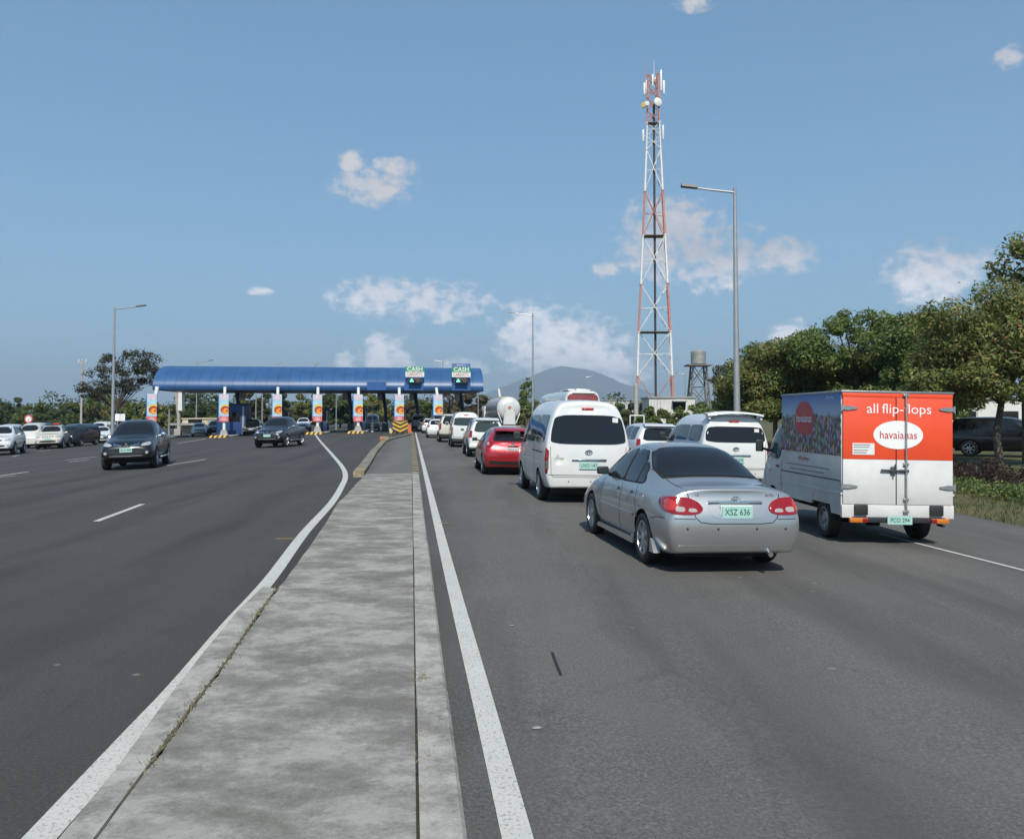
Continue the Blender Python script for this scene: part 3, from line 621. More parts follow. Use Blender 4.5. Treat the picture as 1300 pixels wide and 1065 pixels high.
for px, ty_, Y, r_, lb in ((325, 500, 118, .09, 'plain grey pole behind the canopy beside its twin'), (333, 498, 116, .10, 'plain grey pole behind the canopy, thicker of the pair'), (427, 497, 112, .07, 'thin pale pole behind the canopy between two banners'), (607, 498, 100, .08, 'thin pole behind the tail of the tanker'), (215, 520, 105, .1, 'short stub pole beside the left canopy column')):
    p = ground(px, Y); z = at(px, ty_, Y).z; o = empty('pole', p, lb, 'pole'); obj('shaft', MB().path([(0, 0, 0), (0, 0, .9), (0, 0, z - p.z)], [r_ * 1.3, r_, r_ * .8], 8), grey_s, o); obj('collar', MB().lathe([(r_ * 1.6, 0), (r_ * 1.6, .1), (r_, .14)], (0, 0, 0), (0, 0, 1), 8), grey_c, o)
p = ground(103.5, 130); z = at(103, 457, 130).z - p.z; o = empty('utility_pole', p, 'far utility pole with crossarm behind the bare tree', 'pole'); obj('shaft', MB().tube((0, 0, 0), (0, 0, z), .2, .12, 8), grey_c, o); obj('crossarm', MB().box(-.7, .7, -.08, .08, z - .5, z - .35), grey_c, o)
for x in (-.6, 0, .6): obj('insulator', MB().tube((x, 0, z - .35), (x, 0, z + .15), .07, .05, 6), white_s, o)
p = ground(807.5, 80); z = at(807, 489, 80).z - p.z; o = empty('concrete_pole', p, 'stubby concrete utility pole beside the radio tower', 'pole'); obj('shaft', MB().tube((0, 0, 0), (0, 0, z), .24, .20, 10), grey_c, o); obj('cap', MB().tube((0, 0, z), (0, 0, z + .15), .22, .1, 10), grey_c, o)
p = ground(809, 62); o = empty('goal_frame', p, 'white tubular frame standing beside the white suv', 'frame'); obj('post', MB().tube((-.55, 0, 0), (-.55, 0, 2.0), .05, n=6), white_s, o); obj('post', MB().tube((.5, 0, 0), (.5, 0, 2.0), .05, n=6), white_s, o); obj('crossbar', MB().tube((-.55, 0, 2.0), (.5, 0, 2.0), .05, n=6), white_s, o)
# ------------------------------------------------------------------ buildings, tank
def block(name, label, px0, px1, ytop, Y, depth, m, roofm, cat='building'):
    a, b = ground(px0, Y), ground(px1, Y); w_ = b.x - a.x; h = at(px0, ytop, Y).z - a.z; o = empty(name, (a + b) / 2, label, cat)
    obj('wall', MB().box(-w_ / 2, w_ / 2, 0, depth, 0, h - .15), m, o); obj('roof', MB().box(-w_ / 2 - .15, w_ / 2 + .15, -.15, depth + .15, h - .15, h, bev=.03), roofm, o); return o, w_, h
wallw = mat('white_wall', (.56, .55, .52), .85, var=.12, scale=.8); creamw = mat('cream_wall', (.55, .47, .32), .85, var=.1, scale=.8); roofg = mat('grey_roof', (.30, .30, .30), .7, var=.2)
o, w_, h = block('white_shelter', 'small white equipment shelter at the foot of the radio tower', 824, 882, 504, 92, 5, wallw, roofg)
for k in range(4): obj('wall_rib', MB().box(-w_ / 2 + .2 + .35 * k, -w_ / 2 + .24 + .35 * k, -.03, 0, .1, h - .2), roofg, o)
obj('window', MB().box(.1, 1.5, -.04, .02, h - 1.5, h - .6), glass_d, o); obj('awning', MB().box(0, 1.6, -.8, 0, h - .55, h - .45), roofg, o)
o, w_, h = block('warehouse', 'long pale warehouse wall below the mountain slope', 760, 804, 508, 130, 12, mat('pale_cladding', (.46, .46, .45), .8, var=.1, scale=.5), roofg)
for k in range(8): obj('cladding_rib', MB().box(-w_ / 2 + .3 + k * w_ / 8, -w_ / 2 + .42 + k * w_ / 8, -.06, 0, 0, h - .2), wallw, o)
o, w_, h = block('cream_house', 'low cream house seen under the left of the toll canopy', 232, 275, 531.5, 118, 8, creamw, creamw)
obj('window', MB().box(-1.6, .4, -.05, .02, .9, 2.0), glass_d, o); obj('canopy_slab', MB().box(-w_ / 2 - 1, 0, -2, 0, h - 1.0, h - .7), roofg, o); obj('door', MB().box(1.2, 2.1, -.04, .02, 0, 2.0), roofg, o)
o, w_, h = block('white_building', 'white building behind the parked black suv', 1195, 1420, 505, 62, 8, mat('bright_wall', (.62, .62, .60), .8, var=.08, scale=.8), roofg)
for k in range(7): obj('wall_joint', MB().box(-w_ / 2 + .9 + 1.8 * k, -w_ / 2 + .94 + 1.8 * k, -.02, .01, 0, h - .2), roofg, o); 
for k in range(4): obj('window', MB().box(-w_ / 2 + 1.4 + 3.2 * k, -w_ / 2 + 2.6 + 3.2 * k, -.04, .02, 1.0, 2.1), glass_d, o)
wt0 = ground(887, 108); o = empty('water_tank', wt0, 'grey steel water tank on a lattice stand', 'water tank'); z1 = at(887, 462, 108).z - wt0.z; z2 = at(887, 446, 108).z - wt0.z
rs_ = mat('rusty_steel', (.20, .18, .165), .7, .4, var=.3, scale=2)
obj('cylinder', MB().lathe([(.001, z1), (.98, z1), (1.0, z2 - .1), (.9, z2), (.3, z2 + .25), (.001, z2 + .28)], (0, 0, 0), (0, 0, 1), 20), mat('tank_steel', (.36, .35, .33), .5, .5, var=.25, scale=1.5), o); obj('deck', MB().box(-1.6, 1.6, -1.6, 1.6, z1 - .3, z1 - .12), rs_, o)
for sx in (-1, 1):
    for sy in (-1, 1): obj('leg', MB().tube((sx * 1.5, sy * 1.5, 0), (sx * .85, sy * .85, z1 - .3), .12, n=6), rs_, o)
for k in range(3):
    za, zb2 = (z1 - .3) * k / 3, (z1 - .3) * (k + 1) / 3; wa, wb2 = 1.5 - .65 * k / 3, 1.5 - .65 * (k + 1) / 3; q = MB()
    for sy in (-1, 1):
        q.tube((-wa, sy * wa, za), (wb2, sy * wb2, zb2), .06, n=5).tube((wa, sy * wa, za), (-wb2, sy * wb2, zb2), .06, n=5).tube((-wb2, sy * wb2, zb2), (wb2, sy * wb2, zb2), .05, n=5)
        q.tube((sy * wa, -wa, za), (sy * wb2, wb2, zb2), .06, n=5).tube((sy * wa, wa, za), (sy * wb2, -wb2, zb2), .06, n=5)
    obj('bracing', q, rs_, o)
# small signs on the left
p = ground(37, 75); o = empty('round_road_sign', p, 'round red and white road sign behind the white police suv', 'road sign'); zz = at(37, 532, 75).z - p.z; obj('post', MB().tube((0, 0, 0), (0, 0, zz), .05, n=6), grey_s, o); obj('face', MB().lathe([(.38, 0), (.38, .03), (.27, .032)], (0, 0, zz), (0, -1, 0), 20), mat('sign_red', (.55, .10, .07), .5, var=.1), o); obj('disc', MB().lathe([(.27, .02), (.27, .036), (.001, .036)], (0, 0, zz), (0, -1, 0), 20), white_s, o)
p = ground(153, 80); o = empty('information_sign', p, 'plain white rectangular sign board beside the left street lamp', 'sign'); zz = at(153, 530.5, 80).z - p.z; obj('board', MB().box(-.48, .48, -.03, .03, zz - .3, zz + .4), white_s, o); obj('post', MB().box(-.3, -.24, .03, .09, 0, zz + .2), grey_s, o); obj('post', MB().box(.24, .3, .03, .09, 0, zz + .2), grey_s, o); obj('divider', MB().box(-.02, .02, -.04, .0, zz - .3, zz + .4), grey_s, o)
WHEEL = {}
def wheel_meshes(r, w, kind):
    k = (round(r, 3), round(w, 3), kind)
    if k in WHEEL: return WHEEL[k]
    t = MB(); ri = r * (.68 if kind == 'alloy' else .62); h = w / 2
    t.lathe([(ri, -h * .9), (ri + .012, -h), (r * .9, -h), (r * .975, -h * .84), (r, -h * .5), (r, h * .5), (r * .975, h * .84), (r * .9, h), (ri + .012, h), (ri, h * .9)], (0, 0, 0), (0, 1, 0), 36)
    tm = mesh_of('tyre', t.v, t.f, rubber, None, 50)
    m = MB()
    m.lathe([(ri, -h * .85), (ri * .97, h * .6), (ri * .985, h * .93), (ri * .93, h * .95), (ri * .90, h * .55), (ri * .88, -h * .3)], (0, 0, 0), (0, 1, 0), 32, 0)
    m.lathe([(ri * .9, h * .02), (ri * .3, h * .0), (.001, 0)], (0, 0, 0), (0, 1, 0), 24, 1)
    if kind == 'alloy':
        n = 7
        for i in range(n):
            M = Matrix.Rotation(2 * math.pi * i / n, 4, 'Y')
            vs = [(-.036, h * .45, .02), (.036, h * .45, .02), (.020, h * .62, ri * .93), (-.020, h * .62, ri * .93), (-.030, h * .86, .02), (.030, h * .86, .02), (.014, h * .9, ri * .93), (-.014, h * .9, ri * .93)]
            m.add([M @ Vector(q) for q in vs], [(0, 1, 2, 3), (4, 7, 6, 5), (0, 4, 5, 1), (1, 5, 6, 2), (2, 6, 7, 3), (3, 7, 4, 0)], 0)
        m.lathe([(.062, h * .5), (.062, h * .88), (.045, h * .95), (.001, h * .95)], (0, 0, 0), (0, 1, 0), 16, 0)
    else:
        m.lathe([(ri * .9, h * .5), (ri * .72, h * .25), (ri * .62, h * .55), (ri * .42, h * .62), (ri * .3, h * .75), (ri * .26, h * .95), (.001, h * .98)], (0, 0, 0), (0, 1, 0), 24, 0)
        for i in range(8):
            a = 2 * math.pi * i / 8; c = Vector((math.cos(a) * ri * .8, h * .36, math.sin(a) * ri * .8)); m.lathe([(.022, 0), (.02, .008), (.001, .008)], c, (0, 1, 0), 8, 1)
    rm = mesh_of('rim', m.v, m.f, [alloy if kind == 'alloy' else steel_rim, shadow_m], m.m, 35)
    WHEEL[k] = (tm, rm); return WHEEL[k]

def chaikin(p, n=2, q=.25):
    for _ in range(n):
        o = []
        for i in range(len(p)):
            a, b = p[i], p[(i + 1) % len(p)]; o += [a.lerp(b, q), a.lerp(b, 1 - q)]
        p = o
    return p
ELL = {}
class Car:
    """local frame: x forward from the rear bumper, y to the car's left, z up"""
    def __init__(s, name, label, cat, L, group=None):
        s.L = L; s.root = empty(name, (0, 0, 0), label, cat, group=group); s.bvh = None; s.group = group
    def put(s, name, mb, mats, parent=None, smooth=40):
        for i, v in enumerate(mb.v): mb.v[i] = (v[0] - s.L / 2, v[1], v[2])
        return obj(name, mb, mats, parent or s.root, smooth)
    def body(s, st, pm, arches=(), ar=.36, aw=.30, name='body', crease_bottom=.6, lev=3, crown=.05, midf=.5, crease_belt=0., crease_roof=0.):
        """st rows: (x, zb, ww, zbelt, wbelt, ztop, wtop[, dx(bottom, sill, mid, belt, edge, top)])"""
        V, E, CR = [], [], {}
        for row in st:
            x, zb, ww, zl, wl, zt, wt = row[:7]; d = row[7] if len(row) > 7 else (0,) * 6
            cr = min(crown, (zt - zl) * .35)
            half = [(x + d[0], 0, zb), (x + d[0], ww * .88, zb), (x + d[1], ww * .975, zb + .22 * (zl - zb)), (x + d[2], ww, zb + midf * 1.24 * (zl - zb)), (x + d[3], wl, zl),
                    (x + d[4], wt, zt - cr), (x + d[5], wt * .6, zt - cr * .15), (x + d[5], 0, zt)]
            ring = half + [(p[0], -p[1], p[2]) for p in half[6:0:-1]]
            V += ring
        n = 14; Fc = []
        for k in range(len(st) - 1):
            for i in range(n): j = (i + 1) % n; Fc.append((k * n + i, k * n + j, (k + 1) * n + j, (k + 1) * n + i))
        for k, fl in ((0, True), (len(st) - 1, False)):
            o = k * n; c = [(o, o + 1, o + 13)] + [(o + i, o + i + 1, o + 13 - i, o + 14 - i) for i in range(1, 6)] + [(o + 6, o + 7, o + 8)]
            Fc += [tuple(reversed(q)) for q in c] if fl else c
        me = bpy.data.meshes.new('cage'); me.from_pydata(V, [], Fc)
        at_ = me.attributes.new('crease_edge', 'FLOAT', 'EDGE')
        for e in me.edges:
            a, b = e.vertices; ra, rb = a % n, b % n
            if ra == rb and ra in (1, 13): at_.data[e.index].value = crease_bottom
            if ra == rb and ra in (4, 10): at_.data[e.index].value = crease_belt
            if ra == rb and ra in (5, 9): at_.data[e.index].value = crease_roof
        o = bpy.data.objects.new('cage', me); col.objects.link(o)
        sm = o.modifiers.new('s', 'SUBSURF'); sm.levels = lev; sm.render_levels = lev
        dg = bpy.context.evaluated_depsgraph_get(); ev = o.evaluated_get(dg); em = ev.to_mesh()
        vs = [v.co.copy() for v in em.vertices]; fs = [tuple(p.vertices) for p in em.polygons]; ev.to_mesh_clear()
        s.bvh = BVHTree.FromPolygons(vs, fs)
        if arches:
            cut = MB()
            for x, r_, zc in arches:
                for sg in (1, -1): cut.tube((x, sg * aw, zc), (x, sg * 1.5, zc), r_, r_, 32, 0)
            m2 = mesh_of('cut', cut.v, cut.f, shadow_m, None, 0)
            co = bpy.data.objects.new('cut', m2); col.objects.link(co)
            me.materials.append(pm); me.materials.append(shadow_m)
            bo = o.modifiers.new('b', 'BOOLEAN'); bo.operation = 'DIFFERENCE'; bo.object = co; bo.solver = 'EXACT'; bo.material_mode = 'TRANSFER'
            dg = bpy.context.evaluated_depsgraph_get(); ev = o.evaluated_get(dg); em = ev.to_mesh()
            nm = bpy.data.meshes.new_from_object(ev)
            ev.to_mesh_clear(); bpy.data.objects.remove(co)
            fm = nm
        else:
            fm = bpy.data.meshes.new(name); fm.from_pydata([tuple(q) for q in vs], [], fs); fm.materials.append(pm)
        bpy.data.objects.remove(o)
        fm.name = name
        for v in fm.vertices: v.co.x -= s.L / 2
        fm.polygons.foreach_set('use_smooth', [True] * len(fm.polygons)); fm.set_sharp_from_angle(angle=R(48))
        return link(name, fm, s.root)
    def hit(s, p, d):
        d = Vector(d).normalized(); h = s.bvh.ray_cast(Vector(p) - d * 2.5, d)
        if h[0] is None:
            h = s.bvh.find_nearest(Vector(p))
        return h[0]
    def patch(s, name, pts, d, m, off=.005, round_=2, rings=5, q=.2, depth=.02, parent=None):
        d = Vector(d).normalized(); pts = chaikin([Vector(p) for p in pts], round_, q) if round_ else [Vector(p) for p in pts]
        # refine outline so it hugs the curved body
        out = []
        for i, a in enumerate(pts):
            b = pts[(i + 1) % len(pts)]; k = max(1, int((b - a).length / .09))
            out += [a.lerp(b, j / k) for j in range(k)]
        pts = out; n = len(pts); c = sum(pts, Vector()) / n
        mb = MB(); vs = [s.hit(c, d) - d * off]; fs = []
        for r in range(1, rings + 1):
            for p in pts: vs.append(s.hit(c.lerp(p, r / rings), d) - d * off)
        base = [s_ + d * (off + depth) for s_ in vs[-n:]]; vs += base
        for i in range(n): fs.append((0, 1 + i, 1 + (i + 1) % n))
        for r in range(rings):
            for i in range(n): j = (i + 1) % n; a = 1 + r * n; b = a + n; fs.append((a + i, b + i, b + j, a + j))
        mb.add(vs, fs); return s.put(name, mb, m, parent, 60)
    def ribbon(s, name, pts, d, w, m, off=.0025, up=None, parent=None, depth=.01):
        d = Vector(d).normalized(); pts = [Vector(p) for p in pts]; fine = []
        for a, b in zip(pts, pts[1:]):
            k = max(1, int((b - a).length / .06)); fine += [a.lerp(b, j / k) for j in range(k)]
        fine.append(pts[-1]); vs, fs = [], []
        for i, p in enumerate(fine):
            tg = (fine[min(i + 1, len(fine) - 1)] - fine[max(i - 1, 0)]).normalized(); sd_ = tg.cross(d).normalized() * w / 2
            h0, h1 = s.hit(p - sd_, d), s.hit(p + sd_, d)
            vs += [h0 + d * depth, h0 - d * off, h1 - d * off, h1 + d * depth]
        for i in range(len(fine) - 1):
            for k in range(3): a = i * 4 + k; fs.append((a, a + 1, a + 5, a + 4))
        return s.put(name, MB().add(vs, fs), m, parent, 60)
    def wheels(s, xs, r, track, w=.19, kind='alloy', zc=None):
        tm, rm = wheel_meshes(r, w, kind)
        for x in xs:
            for sg in (1, -1):
                o = link('wheel', tm, s.root); o.location = (x - s.L / 2, sg * track / 2, r); o.rotation_euler = (0, x * 1.7, 0 if sg > 0 else math.pi)
                link('rim', rm, o)
    def underbody(s, x0, x1, w, z0, z1):
        s.put('underbody', MB().box(x0, x1, -w, w, z0, z1, bev=.03), shadow_m)
    def mirrors(s, x, y, z, m, size=(.09, .17, .115)):
        for sg in (1, -1):
            mb = MB(); a, b, c = size
            mb.box(x - a / 2, x + a / 2, sg * (y + .04), sg * (y + .04 + b), z - c / 2, z + c / 2, 0, bev=min(size) * .28)
            mb.tube((x, sg * (y - .08), z - c * .4), (x, sg * (y + .07), z - c * .2), .025, .022, 8, 0)
            o = s.put('door_mirror', mb, m)
            s.put('mirror_glass', MB().box(x - a / 2 - .006, x - a / 2 + .004, sg * (y + .065), sg * (y + .015 + b), z - c * .36, z + c * .36), glass_g, o)
    def plate(s, x, z, face=-1, w=.36, h=.13, txt=None, m=None, tilt=0.):
        mb = MB().box(x - .008, x + .008, -w / 2, w / 2, z - h / 2, z + h / 2)
        o = s.put('license_plate', mb, m or plate_g)
        if txt: text('plate_number', txt, h * .74, plate_t, o, (x + face * .011 - s.L / 2, 0, z), (0, -1 if face < 0 else 1, 0), (0, 0, 1), .006, .86)
        return o
    def emblem_oval(s, x, z, w, face=-1, m=None):
        mb = MB()
        for (a, b, cz) in ((w / 2, w * .33, 0), (w * .2, w * .33, 0), (w * .4, w * .13, w * .17)):
            n = 20; rr_ = w * .055
            pts = [Vector((x, a * math.cos(2 * math.pi * i / n), z + cz + b * math.sin(2 * math.pi * i / n))) for i in range(n + 1)]
            mb.path(pts, [rr_] * (n + 1), 5)
        return s.put('emblem', mb, m or chrome)
    def place(s, p, ax, heading, ref):
        """p: world ground point of local reference (x=ref[0], y=ref[1]); heading: world xy direction"""
        h = Vector((heading[0], heading[1], 0)).normalized(); t = p.x * NR.x + p.y * NR.y
        sl_ = (gzt(t + .8) - gzt(t - .8)) / 1.6; nrm = Vector((-NR.x * sl_, -NR.y * sl_, 1)).normalized()
        xx = (h - nrm * h.dot(nrm)).normalized(); yy = nrm.cross(xx)
        rot = Matrix((xx, yy, nrm)).transposed()
        loc = Vector(p) - rot @ Vector((ref[0] - s.L / 2, ref[1], 0))
        s.root.matrix_world = Matrix.Translation(loc) @ rot.to_4x4(); return s
def mir(pts): return [(p[0], -p[1], p[2]) for p in pts]
LD, RD, BD, FD = (0, -1, 0), (0, 1, 0), (1, 0, 0), (-1, 0, 0)     # ray directions for left, right, back, front faces
def both(c, name, pts, d, m, **k):
    pr = k.pop('parent', None)
    a = c.patch(name, pts, d, m, **k); b = c.patch(name, mir(pts), (d[0], -d[1], d[2]), m, **k); return a, b
def bothr(c, name, pts, d, w, m, **k):
    c.ribbon(name, pts, d, w, m, **k); c.ribbon(name, mir(pts), (d[0], -d[1], d[2]), w, m, **k)
def S(y, l): return [(x, y, z) for x, z in l]           # side outline on plane y
def B(x, l): return [(x, y, z) for y, z in l]           # end outline on plane x

def sedan(label):
    L = 4.53; c = Car('sedan', label, 'car', L)
    st = [(.04, .28, .74, .88, .64, .975, .57, (.05, .0, -.03, .10, .115, .11)),
          (.11, .25, .84, .91, .75, 1.015, .63, (.02, 0, -.01, .06, .06, .05)),
          (.34, .21, .85, .925, .775, 1.03, .64),
          (.80, .20, .862, .94, .795, 1.055, .665),
          (1.28, .19, .862, .94, .80, 1.345, .60), (1.66, .19, .862, .935, .80, 1.468, .565), (2.12, .19, .862, .925, .80, 1.49, .575),
          (2.58, .19, .862, .915, .80, 1.455, .57), (3.02, .19, .862, .905, .79, 1.225, .625), (3.42, .19, .86, .885, .785, .985, .68),
          (3.85, .2, .86, .80, .765, .90, .62), (4.25, .21, .83, .70, .70, .78, .54), (4.44, .24, .74, .62, .60, .67, .45), (4.53, .28, .60, .56, .48, .60, .36)]
    c.body(st, silver, [(.98, .355, .32), (3.58, .355, .32)], aw=.5, crown=.055, crease_belt=.3)
    c.wheels((.98, 3.58), .315, 1.50, .195); c.underbody(.35, 4.2, .62, .17, .34)
    W_ = .9
    both(c, 'window_surround', S(W_, [(3.02, .952), (2.45, 1.385), (2.0, 1.425), (1.62, 1.395), (1.20, 1.19), (1.12, .965), (2.0, .945)]), LD, seam_m, off=.002, q=.12)
    both(c, 'window', S(W_, [(2.93, .972), (2.43, 1.36), (2.04, 1.40), (2.02, .965)]), LD, glass_d, off=.007, q=.1)
    both(c, 'window', S(W_, [(1.95, .965), (1.97, 1.40), (1.66, 1.375), (1.47, 1.27), (1.44, .972)]), LD, glass_d, off=.007, q=.1)
    both(c, 'quarter_window', S(W_, [(1.40, .975), (1.43, 1.25), (1.26, 1.165), (1.18, .985)]), LD, glass_d, off=.007, q=.1)
    wd = (.45, 0, -.9)
    c.patch('rear_window_seal', [(.80, .63, 1.06), (.80, -.63, 1.06), (1.16, -.645, 1.25), (1.60, -.52, 1.42), (1.60, .52, 1.42), (1.16, .645, 1.25)], wd, seam_m, off=.006, q=.1, rings=10)
    rw = c.patch('rear_window', [(.83, .60, 1.06), (.83, -.60, 1.06), (1.16, -.62, 1.25), (1.57, -.50, 1.42), (1.57, .50, 1.42), (1.16, .62, 1.25)], wd, glass_d, off=.014, q=.12, rings=10)
    c.patch('windshield', [(3.32, .62, 1.0), (3.32, -.62, 1.0), (2.65, -.50, 1.4), (2.65, .50, 1.4)], (-.5, 0, -.86), glass_d, off=.006)
    tl = [(.1, .40, .73), (.1, .385, .775), (.1, .46, .845), (.13, .58, .90), (.2, .74, .905), (.38, .85, .885), (.40, .86, .81), (.3, .84, .735), (.12, .66, .705), (.1, .48, .705)]
    a, b = both(c, 'tail_light', tl, (.80, -.60, 0), red_lens, off=.012, rings=6)
    for o, sg in ((a, 1), (b, -1)):
        for nm, pts, mm in (('reverse_lamp', [(.1, .44, .735), (.1, .475, .775), (.1, .56, .78), (.1, .56, .735)], clear_lens), ('turn_lamp', [(.1, .60, .735), (.1, .61, .79), (.15, .69, .80), (.15, .69, .74)], clear_lens),
                            ('brake_lamp', [(.15, .70, .745), (.15, .69, .85), (.22, .78, .885), (.3, .83, .83), (.25, .82, .76)], red_lit)):
            c.patch(nm, [(p[0], sg * p[1], p[2]) for p in pts], (.80, -.60 * sg, 0), mm, off=.016, rings=3, parent=o)
    c.ribbon('trunk_seam', [(.6, .60, 1.2), (.25, .58, 1.0), (.1, .555, .90), (.1, .50, .66), (.1, .44, .60), (.1, .30, .585), (.1, -.30, .585), (.1, -.44, .60), (.1, -.50, .66), (.1, -.555, .90), (.25, -.58, 1.0)], (.96, 0, -.28), .010, seam_m)
    c.ribbon('bumper_seam', [(.1, .80, .66), (.1, .50, .655)], BD, .008, seam_m); c.ribbon('bumper_seam', [(.1, -.80, .66), (.1, -.50, .655)], BD, .008, seam_m)
    bothr(c, 'bumper_seam', S(W_, [(.20, .655), (.45, .64), (.66, .60)]), LD, .008, seam_m)
    for x0, z0, z1 in ((1.33, .55, .93), (2.0, .28, .93), (3.02, .36, .92)):
        bothr(c, 'door_seam', S(W_, [(x0, z1), (x0 - .01, (z0 + z1) / 2), (x0 + (.02 if x0 > 1.5 else -.12), z0)]), LD, .008, seam_m)
    bothr(c, 'side_moulding', S(W_, [(1.36, .56), (2.0, .555), (3.05, .55)]), LD, .035, silver, off=.012)
    for x0 in (1.50, 2.12): bothr(c, 'door_handle', S(W_, [(x0, .835), (x0 + .17, .83)]), LD, .035, silver, off=.025)
    both(c, 'fuel_door', S(W_, [(1.18, .70), (1.18, .86), (1.02, .86), (1.02, .70)]), LD, silver, off=.003)
    for sg in (1, -1):
        c.put('side_skirt', MB().prism([(1.36, .19), (3.14, .19), (3.06, .25), (1.42, .27), (1.32, .34)], sg * .80, sg * .862, 'y'), silver)
        c.put('mud_spat', MB().prism([(.62, .20), (.46, .205), (.56, .33), (.605, .36)], sg * .78, sg * .866, 'y'), silver)
    rec = c.patch('plate_recess', [(.1, .36, .83), (.1, -.36, .83), (.1, -.27, .655), (.1, .27, .655)], BD, silver, off=.004, q=.14)
    xr = min(p.x for p in [c.hit((.1, y, .74), BD) for y in (0, .15, -.15)])
    c.plate(xr - .022, .735, -1, .37, .135, 'XSZ 636'); c.put('plate_frame', MB().box(xr - .012, xr + .01, -.20, .20, .655, .815, bev=.01), plate_w)
    xg = c.hit((.1, 0, .85), BD).x
    c.put('trunk_garnish', MB().box(xg - .03, xg + .03, -.335, .335, .828, .862, bev=.012), chrome); c.emblem_oval(xg - .025, .878, .10, -1)
    xb = c.hit((.1, .5, .93), BD).x
    text('model_badge', '1.8', .045, chrome, c.root, (xb - .012 - L / 2, .46, .925), (0, -1, 0), (0, 0, 1), .01)
    text('model_badge', 'ALTIS', .045, chrome, c.root, (xb - .012 - L / 2, -.44, .925), (0, -1, 0), (0, 0, 1), .01)
    for y in (.60, .235, -.235, -.60):
        h = c.hit((.1, y, .545), BD); c.put('parking_sensor', MB().lathe([(.013, -.01), (.013, .006), (.001, .007)], h, (-1, 0, 0), 12), blackp)
    c.ribbon('bumper_crease', [(.1, .80, .34), (.1, .4, .345), (.1, -.4, .345), (.1, -.80, .34)], BD, .012, silver, off=.002)
    c.mirrors(2.84, .735, 1.03, blackp)
    c.put('exhaust_tip', MB().tube((.05, -.42, .245), (.30, -.42, .25), .03, .03, 12), chrome)
    c.put('headlight', MB().box(4.2, 4.36, .38, .66, .58, .70, bev=.03), head_lens); c.put('headlight', MB().box(4.2, 4.36, -.66, -.38, .58, .70, bev=.03), head_lens)
    return c

